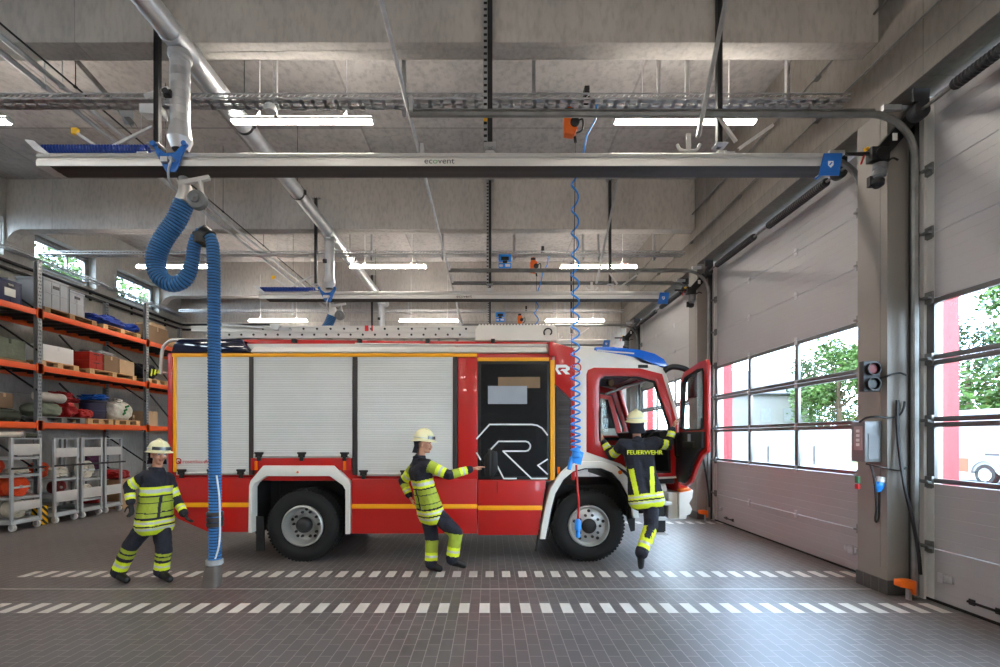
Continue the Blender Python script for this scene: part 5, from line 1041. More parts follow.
def blob(name, c, r, m, lab, cat, seed=1, amp=.18, flat=True, group=None, n=36, parent=None):
    """soft creased bag / bundle"""
    rnd = random.Random(seed); ph = [(rnd.uniform(2, 7), rnd.uniform(0, 6), rnd.uniform(2, 6), rnd.uniform(0, 6)) for _ in range(9)]
    b = MB(); c = Vector(c); k = n // 2; vs = []; fs = []
    for i in range(k + 1):
        th = PI * i / k
        for j in range(n):
            an = 2 * PI * j / n; d = sum(math.sin(p[0] * an + p[1] + 2.2 * math.sin(p[2] * th)) * math.cos(p[2] * th + p[3]) for p in ph) / 9
            s = 1 + amp * d * 2.2; st, ct = math.sin(th), math.cos(th); e = .62
            q = Vector((math.copysign(abs(math.cos(an)) ** e, math.cos(an)) * st ** e, math.copysign(abs(math.sin(an)) ** e, math.sin(an)) * st ** e, math.copysign(abs(ct) ** .8, ct)))
            p = Vector((c.x + r[0] * q.x * s, c.y + r[1] * q.y * s, c.z + r[2] * q.z * s))
            if flat: p.z = max(p.z, c.z - r[2] * .92)
            vs.append(p)
    for i in range(k):
        for j in range(n): a, bb = i * n + j, i * n + (j + 1) % n; fs.append((a, a + n, bb + n, bb))
    b.add(vs, fs); o = b.build(name, m, parent, smooth=60)
    return tag(o, lab, cat, group) if lab else o
Z1, Z2, Z3 = LZ
# top shelf
cr = boxthing('storage_crate', 'crate', 9.30, 9.72, Z3 + .062, .46, 'crate_blue', 'dark blue crate with a white label on the top shelf', x1=-9.66, dep=.55, rim=True)
b = MB(); b.box((-9.654, 9.38, Z3 + .2), (-9.648, 9.6, Z3 + .36)); b.box((-9.654, 9.46, Z3 + .41), (-9.646, 9.56, Z3 + .45)); b.build('paper_label', 'white_sign', cr)
pallet(10.2, 11.55, Z3, 'pallet under the big grey crates on the top shelf', 'wood_dark')
boxthing('storage_crate', 'crate', 10.25, 10.85, Z3 + PH, .66, 'crate_grey', 'big light grey crate next to the rack upright on the top shelf', x1=-9.7, dep=.6, rim=True, group='grey crates on the top shelf')
boxthing('storage_crate', 'crate', 10.92, 11.3, Z3 + PH, .58, 'crate_grey', 'lower light grey crate beside the big grey crate on the top shelf', x1=-9.72, dep=.55, rim=True, group='grey crates on the top shelf')
boxthing('storage_crate', 'crate', 9.95 - .15, 9.95, Z3 + .062, .62, 'crate_grey', 'narrow grey crate behind the rack upright on the top shelf', x1=-10.0, dep=.5, rim=True)
pallet(11.75, 13.0, Z3, 'pallet under the blue tarpaulin bundle on the top shelf')
blob('tarpaulin', (-10.02, 12.13, Z3 + PH + .14), (.36, .5, .13), 'tarp_blue', 'long folded blue tarpaulin on the top shelf', 'tarpaulin', 3, .22); blob('tarpaulin', (-9.98, 12.88, Z3 + PH + .125), (.34, .13, .12), 'tarp_blue', 'crumpled dark blue tarpaulin end next to the second upright on the top shelf', 'tarpaulin', 8, .3)
boxthing('cardboard_box', 'box', 13.3, 14.2, Z3 + .062, .5, 'card_brown', 'large brown cardboard box on the top shelf beyond the second upright', x1=-9.68, dep=.8); boxthing('cardboard_box', 'box', 14.25, 14.95, Z3 + .062, .3, 'card', 'low brown cardboard box on the top shelf at the far end', x1=-9.68)
boxthing('cardboard_box', 'box', 13.62, 14.15, Z3 + .565, .12, 'card_pale', 'flat pale carton lying on the large brown box', x1=-9.75, dep=.5)
# middle shelf
boxthing('cardboard_box', 'box', 9.22, 9.86, Z2 + .13, .40, 'canvas_green', 'grey brown wrapped box on the middle shelf at the picture edge', x1=-9.7, dep=.8, tape='canvas_dark'); b = MB(); b.box((-10.4, 9.2, Z2 + .062), (-9.68, 9.88, Z2 + .125)); tag(b.build('board', 'wood_dark', bevel=.004), 'flat wooden board under the grey brown wrapped box', 'board')
pallet(10.1, 11.05, Z2, 'pallet under the white box on the middle shelf')
boxthing('cardboard_box', 'box', 10.2, 10.95, Z2 + PH, .36, 'white', 'white box on the middle shelf next to the first upright', x1=-9.66, dep=.7, tape='film')
pallet(11.35, 12.85, Z2, 'pallet under the red crates and cartons on the middle shelf')
for k in range(2): boxthing('storage_crate', 'crate', 11.38, 11.78, Z2 + PH + .205 * k, .2, 'crate_red', ['lower of the two stacked red crates on the middle shelf', 'upper of the two stacked red crates on the middle shelf'][k], x1=-9.66, dep=.6, rim=True, group='red crates')
boxthing('cardboard_box', 'box', 11.82, 12.28, Z2 + PH, .40, 'card_brown', 'brown cardboard box beside the stacked red crates', x1=-9.66); boxthing('cardboard_box', 'box', 12.31, 12.82, Z2 + PH, .37, 'card_pale', 'pale cardboard box with taped seam beside the brown one on the middle shelf', x1=-9.66)
blob('plastic_film', (-9.98, 12.0, Z2 + PH + .455), (.28, .35, .055), 'film', 'crumpled clear plastic film on top of the red crates and brown box', 'plastic film', 5, .4)
pallet(13.3, 14.1, Z2, 'short pallet under the dark kit bag on the middle shelf')
r = empty('kit_bag', (-9.95, 13.6, Z2 + PH), 'black kit bag with neon yellow flashes on the middle shelf beyond the second upright', 'bag')
blob('bag', (-9.95, 13.55, Z2 + PH + .2), (.28, .27, .22), 'navy_cloth', None, None, 9, .15, parent=r)
for k in range(3): b = MB(); b.bar((-9.64 + .0, 13.42 + .13 * k, Z2 + PH + .08 + .05 * k), (-9.64, 13.47 + .13 * k, Z2 + PH + .28), .01, .06, up=(0, 1, 0)); b.build('reflex_flash', 'hivis', r)
# lower shelf
blob('folded_tarpaulin', (-10.0, 9.45, Z1 + .062 + .13), (.36, .42, .14), 'canvas_dark', 'dark green folded tarpaulin on the lower shelf at the picture edge', 'tarpaulin', 12, .16); boxthing('cardboard_box', 'box', 9.45, 9.8, Z1 + .345, .3, 'card_brown', 'brown box lying on the dark green tarpaulin', x1=-9.9, dep=.4)
pallet(10.12, 11.22, Z1, 'grey weathered pallet under the canvas and red bags on the lower shelf', 'galv_dull'); pallet(11.3, 12.05, Z1, 'pallet under the navy drum on the lower shelf'); pallet(12.12, 12.98, Z1, 'pallet under the white sack on the lower shelf')
blob('folded_canvas', (-9.95, 10.44, Z1 + PH + .15), (.3, .29, .16), 'canvas_green', 'grey green folded canvas sheet on the lower shelf', 'canvas', 14, .12)
b = MB(); b.tube(smooth_path([(-9.75, 10.14, Z1 + PH + .44), (-9.78, 10.4, Z1 + PH + .43), (-9.76, 10.78, Z1 + PH + .42)], 8), [.105 + .008 * math.sin(i) for i in range(17)], 16); tag(b.build('rolled_sheet', 'roll_white', smooth=60), 'off white rolled sheet lying on the grey green canvas', 'roll')
blob('duffel_bag', (-9.92, 10.95, Z1 + PH + .17), (.25, .155, .17), 'bag_red', 'dark red crumpled bag on the lower shelf behind the grey pallet edge', 'bag', 21, .3, group='red bags'); blob('duffel_bag', (-9.82, 11.36, Z1 + PH + .105), (.18, .18, .11), 'bag_red', 'flat red bag lying in front of the navy drum', 'bag', 22, .18, group='red bags'); blob('duffel_bag', (-9.95, 10.93, Z1 + PH + .49), (.2, .13, .1), 'bag_red', 'small red and black bag lying on the dark red bag', 'bag', 23, .4, group='red bags')
boxthing('cardboard_box', 'box', 11.22, 11.6, Z1 + PH + .0, .36, 'card_brown', 'brown box half hidden behind the flat red bag', x1=-10.1, dep=.3); blob('duffel_bag', (-10.2, 11.4, Z1 + PH + .43), (.14, .2, .06), 'bag_red', 'thin red bag on the half hidden brown box', 'bag', 24, .4, group='red bags')
r = empty('drum', (-10.05, 11.9, Z1 + PH), 'navy blue plastic drum on the lower shelf with a blue sheet on top', 'drum'); b = MB(); b.lathe((-10.0, 11.88, Z1 + PH), (0, 0, 1), [(0, .0), (0, .25), (.03, .27), (.16, .27), (.17, .285), (.2, .285), (.21, .27), (.4, .27), (.41, .28), (.45, .28), (.46, .26), (.47, .24), (.47, .0)], 32); b.build('barrel', 'drum_navy', r, smooth=40)
b = MB(); b.tube([(-10. + .275 * math.cos(a), 11.88 + .275 * math.sin(a), Z1 + PH + .43) for a in [2 * PI * i / 32 for i in range(32)]], .012, 6, closed=True); b.build('lid_ring', 'steel_dark', r)
blob('tarpaulin', (-9.98, 11.92, Z1 + PH + .54), (.25, .26, .075), 'tarp_bright', 'bright blue crumpled sheet lying on the navy drum', 'tarpaulin', 31, .4)
r = empty('sack', (-9.95, 12.55, Z1 + PH), 'bulging white sack with green print beside the navy drum', 'sack'); blob('sack', (-9.95, 12.55, Z1 + PH + .23), (.27, .33, .25), 'bag_white', None, None, 33, .14, parent=r); blob('tied_neck', (-9.95, 12.55, Z1 + PH + .5), (.1, .13, .07), 'bag_white', None, None, 34, .4, parent=r)
for k in range(3): b = MB(); b.bar((-9.655, 12.42 + .04 * k, Z1 + PH + .14 + .1 * k), (-9.655, 12.5 + .06 * k, Z1 + PH + .2 + .09 * k), .015, .05, up=(0, 1, 0)); b.build('print', 'green_print', r)
boxthing('cardboard_box', 'box', 13.35, 13.72, Z1 + .062, .42, 'card_pale', 'upright pale cardboard box on the lower shelf beyond the second upright', x1=-9.66, dep=.5)
boxthing('cardboard_box', 'box', 13.0, 13.1, Z1 + .062, .3, 'card_brown', 'narrow brown box between the white sack and the second upright', x1=-9.85, dep=.5)

# ------------------------------------------------------------------ hose trolleys under the rack
def coil(c, r, w, m, lab, cat='hose roll', group='rolled hoses', band=False):
    """flat rolled hose, axis along X, with spiral layers and coupling"""
    x, y, z = c; root = empty('hose_roll', (x, y, z - r), lab, cat, group); b = MB(); prof = []
    n = max(3, int(r / .032))
    for i in range(n): a = r - .03 * i; prof += [(0 if i else .01, a), (.012, a - .014), (.0, a - .028)]
    full = [(-w, .02)] + [(-w, r * .98), (-w + .01, r)] + [(-.01, r)] + [(-d, a) for d, a in prof] + [(-.01, .02)]
    b.lathe((x, y, z), (1, 0, 0), full, 36); b.build('hose', m, root, smooth=35)
    b = MB(); b.cyl((x + .0, y + r * .72, z - r * .55), (x + .06, y + r * .82, z - r * .62), .035, 12); b.cyl((x - .06, y, z), (x + .012, y, z), .03, 12); b.build('coupling', 'coupling', root)
    if band: b = MB(); b.box((x + .0, y - r * .98, z - .03), (x + .006, y + r * .98, z + .01)); b.build('strap', 'reflex', root)
    return root
def trolley(y0, y1, lab, shelves=(.22, .66, 1.1, 1.45), panels=((.40, .58), (1.5, 1.72)), top=1.84, xf=-9.35, dep=.95, bar=1.24):
    r = empty('hose_trolley', (xf - dep / 2, (y0 + y1) / 2, 0), lab, 'trolley', 'hose trolleys'); xb = xf - dep
    for y in (y0, y1):
        for x in (xf, xb): b = MB(); b.box((x - .025, y - .025, .17), (x + .025, y + .025, top)); b.build('post', 'trolley', r, bevel=.004)
    b = MB(); b.box((xb - .02, y0 - .03, .14), (xf + .03, y1 + .03, .19)); b.build('base_frame', 'trolley', r, bevel=.006)
    for z in shelves:
        b = MB(); b.box((xb, y0, z - .012), (xf, y1, z)); b.box((xf - .03, y0, z - .04), (xf + .01, y1, z + .01)); b.box((xb, y0 - .012, z - .04), (xf, y0 + .012, z + .01)); b.box((xb, y1 - .012, z - .04), (xf, y1 + .012, z + .01)); b.build('shelf', 'trolley', r, smooth=0)
    for z0, z1 in panels: b = MB(); b.box((xf + .012, y0 + .02, z0), (xf + .028, y1 - .02, z1)); b.build('end_panel', 'alu_white', r, bevel=.003)
    b = MB(); b.cyl((xf + .07, y0 - .06, bar), (xf + .07, y1 + .06, bar), .018, 8)
    for y in (y0, y1): b.box((xf, y - .015, bar - .02), (xf + .075, y + .015, bar + .02))
    b.build('push_bar', 'steel_dark', r); b = MB(); b.box((xf - .02, y0, top - .03), (xf + .02, y1, top)); b.build('top_rail', 'trolley', r)
    for y in (y0 + .04, y1 - .04):
        for x in (xf - .02, xb + .06):
            b = MB(); b.lathe((x, y - .025, .075), (0, 1, 0), [(0, .02), (0, .06), (.008, .075), (.042, .075), (.05, .06), (.05, .02)], 20); b.lathe((x, y - .028, .075), (0, 1, 0), [(0, .0), (0, .035), (.056, .035), (.056, 0)], 12, 1); b.box((x - .03, y - .036, .07), (x + .03, y - .03, .145), 1); b.box((x - .03, y + .03, .07), (x + .03, y + .036, .145), 1); b.box((x - .04, y - .04, .135), (x + .04, y + .04, .145), 1); b.build('caster', ['white', 'galv'], r, smooth=35)
    return r
trolley(9.22, 9.80, 'nearest grey hose trolley with orange hose rolls, left of the first rack upright'); trolley(10.13, 10.68, 'grey hose trolley just beyond the first rack upright', shelves=(.22, .6, .95), panels=((.45, .68), (1.42, 1.62)))
trolley(10.80, 11.34, 'third grey hose trolley with white hose rolls', shelves=(.22, .42, .88), panels=((.45, .68), (1.42, 1.62))); trolley(11.46, 11.95, 'farthest grey hose trolley with empty rails', shelves=(.22,), panels=((.45, .68), (1.42, 1.62)))
coil((-9.42, 9.48, .66 + .205), .195, .2, 'hose_orange', 'big orange hose roll with a grey strap on the nearest trolley', band=True); coil((-9.75, 9.5, .66 + .20), .19, .13, 'hose_orange', 'orange hose roll behind the strapped one on the nearest trolley'); coil((-9.45, 9.48, .22 + .20), .185, .2, 'hose_white', 'off white hose roll on the bottom shelf of the nearest trolley'); coil((-9.75, 9.52, .22 + .20), .185, .14, 'roll_white', 'grey hose roll behind the off white one on the bottom shelf')
coil((-9.9, 9.5, 1.1 + .16), .145, .2, 'hose_orange', 'small orange hose roll on the third shelf of the nearest trolley')
blob('folded_hose', (-9.53, 9.52, 1.1 + .075), (.11, .17, .055), 'hose_white', 'flat folded white hose on the third shelf of the nearest trolley', 'hose', 41, .3)
b = MB(); b.cyl((-9.9, 9.12, 1.91), (-9.35, 9.44, 1.91), .055, 14); b.cyl((-9.36, 9.435, 1.915), (-9.32, 9.458, 1.915), .068, 14, 1); tag(b.build('suction_hose', ['hose_white', 'coupling']), 'cream hose end lying on top of the nearest trolley', 'hose'); b = MB(); b.cyl((-9.75, 9.36, 1.89), (-9.42, 9.81, 1.89), .045, 14); tag(b.build('suction_hose', 'canvas_dark'), 'dark hose length lying on top of the nearest trolley', 'hose')
coil((-9.45, 10.4, .6 + .155), .14, .2, 'hose_red', 'dark red hose roll on the trolley beyond the first upright'); coil((-9.85, 10.4, .95 + .185), .17, .2, 'hose_orange', 'orange hose roll at the back of the trolley beyond the first upright'); blob('folded_hose', (-9.53, 10.42, .95 + .135), (.11, .16, .11), 'hose_white', 'heap of pale folded hose on the trolley beyond the first upright', 'hose', 43, .4)
coil((-9.43, 11.06, .88 + .22), .205, .14, 'hose_white', 'clean white hose roll with a grey strap on the third trolley', band=True); coil((-9.44, 11.06, .42 + .18), .165, .14, 'hose_white', 'white hose roll on the low shelf of the third trolley')
blob('duffel_bag', (-9.85, 11.7, .22 + .1), (.3, .2, .1), 'bag_red', 'red bag at the bottom of the farthest trolley', 'bag', 44, .2, group='red bags')
# things on the floor under the rack further along
boxthing('cardboard_box', 'box', 12.2, 12.62, 0.0, .75, 'card', 'tall cardboard box on the floor beyond the trolleys', x1=-9.5, dep=.5); boxthing('cardboard_box', 'box', 12.7, 13.05, 0.0, .5, 'card_brown', 'brown cardboard box on the floor beside the second upright', x1=-9.75, dep=.5)
blob('duffel_bag', (-9.75, 12.35, .75 + .13), (.22, .2, .12), 'bag_red', 'red bag on the tall cardboard box', 'bag', 45, .25, group='red bags'); blob('duffel_bag', (-10.4, 12.3, 1.2), (.16, .3, .2), 'bag_purple', 'purple folded bag on the low wall shelf', 'bag', 46, .25)
r = empty('wall_shelf', (-10.4, 12.3, .98), 'thin grey low shelf under the pallet rack', 'shelf'); b = MB(); b.box((-10.62, 11.9, .975), (-10.2, 13.0, 1.0)); b.build('board', 'rack_grey', r); b = MB(); b.box((-10.62, 11.95, .0), (-10.58, 12.0, .975)); b.build('leg', 'rack_grey', r); b = MB(); b.box((-10.62, 12.92, .0), (-10.58, 12.97, .975)); b.build('leg', 'rack_grey', r); b = MB(); b.box((-10.25, 11.95, .0), (-10.21, 12.0, .975)); b.build('leg', 'rack_grey', r); b = MB(); b.box((-10.25, 12.92, .0), (-10.21, 12.97, .975)); b.build('leg', 'rack_grey', r)
b = MB(); b.box((-9.50, 9.90, 0), (-9.44, 10.08, .4)); b.box((-9.62, 9.90, 0), (-9.5, 9.93, .4)); tag(b.build('upright_guard', 'hazard', bevel=.006), 'yellow and black striped guard at the foot of the first rack upright', 'corner guard')
# ------------------------------------------------------------------ people: capsules fused into one surface
def cap_mesh(caps):
    """caps: list of (p, q, r0, r1). -> MB of closed capsules"""
    b = MB()
    for p, q, r0, r1 in caps:
        p, q = Vector(p), Vector(q); d = q - p; L = d.length
        if L < 1e-5: b.ball(p, r0, 14); continue
        d.normalize(); prof = [(-r0 * math.cos(a), max(1e-4, r0 * math.sin(a))) for a in [PI / 2 * i / 5 for i in range(6)]] + [(L + r1 * math.sin(a), max(1e-4, r1 * math.cos(a))) for a in [PI / 2 * i / 5 for i in range(6)]]
        b.lathe(p, d, prof, 14)
    return b
def fuse(name, caps, voxel, mats, matfn, parent, smooth_it=6, noise=0., extra=None, keep=None):
    b = cap_mesh(caps)
    if extra: extra(b)
    o0 = root_loc(parent); me = bpy.data.meshes.new(name); bm = bmesh.new()
    vv = [bm.verts.new(Vector(v) - o0) for v in b.v]
    for f in b.f:
        try: bm.faces.new([vv[i] for i in f])
        except ValueError: pass
    bmesh.ops.remove_doubles(bm, verts=bm.verts, dist=2e-4); bmesh.ops.dissolve_degenerate(bm, edges=bm.edges, dist=1e-5); bmesh.ops.recalc_face_normals(bm, faces=bm.faces); bm.to_mesh(me); bm.free()
    o = bpy.data.objects.new(name, me); COL.objects.link(o); o.parent = parent
    rm = o.modifiers.new('r', 'REMESH'); rm.mode = 'VOXEL'; rm.voxel_size = voxel; rm.use_smooth_shade = True
    if smooth_it: sm = o.modifiers.new('s', 'SMOOTH'); sm.factor = .5; sm.iterations = smooth_it
    dg = bpy.context.evaluated_depsgraph_get(); m2 = bpy.data.meshes.new_from_object(o.evaluated_get(dg)); o.modifiers.clear(); o.data = m2; m2.name = name; bpy.data.meshes.remove(me)
    if noise or keep:
        bm = bmesh.new(); bm.from_mesh(m2)
        if noise:
            from mathutils import noise as NZ
            for v in bm.verts:
                n1 = NZ.noise(Vector((v.co.x * 11, v.co.y * 11, v.co.z * 16))) + .5 * NZ.noise(v.co * 34); v.co += v.normal * n1 * noise
        if keep: bmesh.ops.delete(bm, geom=[f for f in bm.faces if not keep(f.calc_center_median() + o0)], context='FACES')
        bm.to_mesh(m2); bm.free()
    m2.materials.clear()
    for m in mats: m2.materials.append(M[m])
    n = len(m2.polygons); cen = np.empty(n * 3, dtype=np.float32); m2.polygons.foreach_get('center', cen); cen = cen.reshape(n, 3) + np.array(o0, dtype=np.float32)
    nor = np.empty(n * 3, dtype=np.float32); m2.polygons.foreach_get('normal', nor); nor = nor.reshape(n, 3)
    idx = matfn(cen, nor) if matfn else np.zeros(n, dtype=np.int32)
    m2.polygons.foreach_set('material_index', np.asarray(idx, dtype=np.int32)); m2.shade_smooth(); m2.update(); return o
def seg_t(c, p, q):
    p, q = np.array(p), np.array(q); d = q - p; t = ((c - p) @ d) / (d @ d); tc = np.clip(t, 0, 1); dist = np.linalg.norm(c - (p + tc[:, None] * d), axis=1); return t, dist
def hand(wr, dr, side, palm_n, curl):
    """palm plus four bent fingers of unequal length and a thumb leaving the side of the palm; returns capsules"""
    wr, d, s, nrm = Vector(wr), Vector(dr).normalized(), None, Vector(palm_n).normalized()
    s = d.cross(nrm).normalized() * side; nrm = s.cross(d).normalized() * (1 if s.cross(d).dot(nrm) > 0 else -1); caps = []
    for k in (-1.5, -.5, .5, 1.5): caps.append((wr + d * .01 + s * k * .012, wr + d * .095 + s * k * .021, .016, .0125))
    for k, L in zip((1.5, .5, -.5, -1.5), (.072, .082, .076, .058)):
        p = wr + d * .095 + s * k * .022; a = curl * .45; v = d * math.cos(a) + nrm * math.sin(a) + s * k * .06; q = p + v.normalized() * L * .48; a = curl * 1.1; v = d * math.cos(a) + nrm * math.sin(a) + s * k * .03; q2 = q + v.normalized() * L * .32; a = curl * 1.6; v = d * math.cos(a) + nrm * math.sin(a); q3 = q2 + v.normalized() * L * .26
        caps += [(p, q, .0098, .009), (q, q2, .009, .0082), (q2, q3, .0082, .007)]
    b0 = wr + d * .03 + s * .03; v = (d * .6 + s * .75 + nrm * .35).normalized(); b1 = b0 + v * .042; v = (d * .9 + s * .35 + nrm * .4 * curl).normalized(); b2 = b1 + v * .032; b3 = b2 + (d + nrm * .5 * curl).normalized() * .024
    return caps + [(b0, b1, .015, .012), (b1, b2, .011, .0095), (b2, b3, .0095, .008)]
def person(label, j, look, nape, back_text=None, gloved=(False, False), curl=(.8, .8), palmn=((0, -1, 0), (0, -1, 0)), style=0):
    """j: joints head, neck, chest, pelvis, shL, elL, wrL, shR, elR, wrR, hipL, knL, anL, toL, hipR, knR, anR, toR (L = the figure's left)"""
    J = {k: Vector(v) for k, v in j.items()}
    base = Vector((J['pelvis'].x, J['pelvis'].y, 0)); r = empty('person', base, label, 'person')
    f = Vector(look).normalized(); up = Vector(nape).normalized(); rt = f.cross(up).normalized(); up = rt.cross(f).normalized(); H = J['head']
    lr = (J['shL'] - J['shR']).normalized(); fw = lr.cross(Vector((0, 0, 1))).normalized()   # chest forward
    # --- head and body
    caps = [(H + up * .035 - f * .012, H + up * .035 + f * .008, .088, .082), (H - f * .03 + up * .05, H - f * .04, .085, .07), (H + f * .03 - up * .03, H + f * .045 - up * .085, .062, .036), (H - up * .03 - f * .01, H + f * .03 - up * .075, .062, .045),
            (H + f * .083 + up * .012, H + f * .108 - up * .032, .010, .0165), (H + f * .088 - up * .06, H + f * .09 - up * .06, .02, .02), (H + f * .075 - up * .095, H + f * .08 - up * .1, .02, .018), (H - f * .02 - up * .06, J['neck'], .056, .06), (J['neck'], J['chest'], .058, .08)]
    for s in (-1, 1): caps += [(H + rt * s * .078 - f * .008 + up * .018, H + rt * s * .08 - f * .012 - up * .028, .016, .012), (H + f * .07 + rt * s * .05 + up * .032, H + f * .084 + rt * s * .015 + up * .034, .013, .013), (H + f * .062 + rt * s * .045 - up * .02, H + f * .055 + rt * s * .04 - up * .03, .03, .026)]
    m = (J['pelvis'] + J['chest']) / 2
    for s, sh in ((1, 'shL'), (-1, 'shR')):
        caps += [(J['chest'] + lr * s * .07, m + lr * s * .06, .10, .09), (m + lr * s * .06, J['pelvis'] + lr * s * .07, .09, .1), (J['neck'] - up * .03, J[sh], .05, .06)]
    for s in 'LR':
        caps += [(J['sh' + s], J['el' + s], .052, .040), (J['el' + s], J['wr' + s], .040, .027), (J['hip' + s], J['kn' + s], .08, .055), (J['kn' + s], J['an' + s], .052, .038), (J['an' + s], J['to' + s], .04, .035)]
    for i, s in enumerate('LR'):
        d = (J['wr' + s] - J['el' + s]).normalized(); caps += hand(J['wr' + s], d, 1 if s == 'L' else -1, palmn[i], curl[i])
    def bodymat(c, n):
        idx = np.zeros(len(c), dtype=np.int32)
        for s in (-1, 1):
            e = np.array(H + f * .082 + rt * s * .032 + up * .016); d = np.linalg.norm(c - e, axis=1); idx[d < .0135] = 2; idx[d < .0085] = 3
            e = np.array(H + f * .095 + rt * s * .03 + up * .036); idx[(np.linalg.norm((c - e) * np.array([1, 1, 2.2]), axis=1) < .017)] = 1
        e = np.array(H + f * .105 - up * .058); rel = c - e; idx[(np.abs(rel @ np.array(up)) < .006) & (np.abs(rel @ np.array(rt)) < .026) & (np.linalg.norm(rel, axis=1) < .035)] = 4
        rel = c - np.array(H); hh = (rel @ np.array(up)) - .03 + (rel @ np.array(f)) * -.75; idx[(hh > .02) & (np.linalg.norm(rel, axis=1) < .16)] = 1
        for i, s in enumerate('LR'):
            if gloved[i]: w = np.array(J['wr' + s]); idx[np.linalg.norm(c - w, axis=1) < .24] = 5
        return idx
    body = fuse('body', caps, .0075, ['skin', 'hair', 'white', 'boot', 'lip', 'glove'], bodymat, r, 3)
    # --- helmet
    b = MB(); o = H + up * .055 - f * .01; n = 28; vs, fs = [], []; prof = [(.0, .147, .125), (.015, .143, .122), (.05, .138, .117), (.09, .12, .10), (.12, .09, .072), (.138, .05, .04), (.145, .0015, .001)]
    brim = [(-.012, .16, .135), (-.018, .185, .152), (-.01, .185, .153), (.0, .15, .128)]
    for hgt, a, c in brim + prof:
        for k in range(n):
            an = 2 * PI * k / n; x, y = math.cos(an), math.sin(an); q = o + up * (hgt - (.02 * max(0, -x) if hgt < .01 else 0)) + f * (a * x) + rt * (c * y); vs.append(q)
    L = len(brim) + len(prof)
    for i in range(L - 1):
        for k in range(n): fs.append((i * n + k, i * n + (k + 1) % n, (i + 1) * n + (k + 1) % n, (i + 1) * n + k))
    b.add(vs, fs)
    b.tube([o + up * (.02 + .128 * math.sin(a)) + f * (.125 * math.cos(a)) for a in [PI * i / 12 for i in range(13)]], .016, 8)
    hel = b.build('helmet', 'helmet', r, smooth=50)
    b = MB(); vs, fs = [], []
    for k in range(15):
        a = -1.0 + 2.0 * k / 14
        for hgt, rr in ((.06, 1.02), (.018, 1.06)): vs.append(o + up * hgt + f * (.15 * rr * math.cos(a)) + rt * (.127 * rr * math.sin(a)))
    for k in range(14): fs.append((2 * k, 2 * k + 1, 2 * k + 3, 2 * k + 2))
    b.add(vs, fs); b.build('visor', 'visor', hel, smooth=60)
    b = MB(); b.tube([o + up * .03 + f * (.146 * math.cos(a)) + rt * (.125 * math.sin(a)) for a in [2 * PI * k / 32 for k in range(32)]], .007, 6, closed=True); b.build('reflex_band', 'reflex', hel)
    b = MB(); vs, fs = [], []
    for k in range(13):
        a = PI - 1.3 + 2.6 * k / 12
        for hgt, rr in ((-.005, 1.0), (-.09, .86), (-.185, 1.0)): vs.append(o + up * hgt + f * (.14 * rr * math.cos(a)) + rt * (.12 * rr * math.sin(a)))
    for k in range(12):
        for i in range(2): fs.append((3 * k + i, 3 * k + i + 1, 3 * k + i + 4, 3 * k + i + 3))
    b.add(vs, fs); b.build('neck_flap', 'navy_cloth', hel, smooth=60)
    # --- jacket
    hem = J['pelvis'] - (J['chest'] - J['pelvis']).normalized() * .06; jc = []
    for s, sh in ((1, 'shL'), (-1, 'shR')):
        jc += [(J['chest'] + lr * s * .075, m + lr * s * .07, .132, .125), (m + lr * s * .07, hem + lr * s * .095, .128, .152), (J['neck'] - up * .06, J[sh] - up * .0, .075, .083), (J['chest'] + lr * s * .06, J[sh], .12, .085)]
    jc += [(J['neck'] - up * .05, J['chest'], .105, .13)]
    jc += [(hem + lr * .09, hem - lr * .09, .152, .152), (hem + lr * .10 - (J['chest'] - J['pelvis']).normalized() * .05, hem - lr * .10 - (J['chest'] - J['pelvis']).normalized() * .05, .15, .15), (m + lr * .07, m - lr * .07, .128, .128)]
    jc += [(J['neck'] - up * .03, J['neck'] + up * .01 - f * .012, .078, .07)]
    for s in 'LR': w = J['wr' + s] - (J['wr' + s] - J['el' + s]).normalized() * .03; jc += [(J['sh' + s], J['el' + s], .083, .068), (J['el' + s], w, .068, .052)]
    ch = np.array(J['chest']); pe = np.array(hem); fwn = np.array(fw); lrn = np.array(lr)
    def jacket(c, n):
        idx = np.zeros(len(c), dtype=np.int32); t, d = seg_t(c, hem, J['neck']); arm = np.full(len(c), 9.); ta = np.zeros(len(c)); tl = np.zeros(len(c))
        td = np.minimum(*[np.minimum(seg_t(c, J['chest'] + lr * q * .075, m + lr * q * .07)[1] - .128, seg_t(c, m + lr * q * .07, hem + lr * q * .095)[1] - .14) for q in (1, -1)])
        for s in 'LR':
            t1, d1 = seg_t(c, J['sh' + s], J['el' + s]); t2, d2 = seg_t(c, J['el' + s], J['wr' + s]); dd = np.minimum(d1 - .075, d2 - .06)
            u = dd < arm; arm[u] = dd[u]; low = (d2 - .06) < (d1 - .075); ta[u] = np.where(low, -1, np.clip(t1, 0, 1))[u]; tl[u] = np.where(low, np.clip(t2, 0, 1), -1)[u]
        Lb = (J['neck'] - hem).length; tt = t * Lb; fr = n @ fwn; x = (c - ch) @ lrn; torso = (arm > td - .004)
        if style == 2:
            torso |= (np.abs(x) < .17) & (tt < .52)
            idx[torso & (fr < -.2) & (tt > .0) & (tt < .40) & (np.abs(np.abs(x) - (.10 + .1 * tt)) < .032)] = 1; idx[torso & (fr > -.1) & (tt > .36) & (tt < .44)] = 1; idx[torso & (fr > -.1) & (tt > .385) & (tt < .41)] = 2
        else:
            idx[torso & (tt > .07) & (tt < .33) & (np.abs(x) > .025) & (tt * 8 % 1 > .09)] = 3
            z = torso & (tt > .35) & (tt < .46); idx[z] = 1; idx[z & (tt > .385) & (tt < .43)] = 2
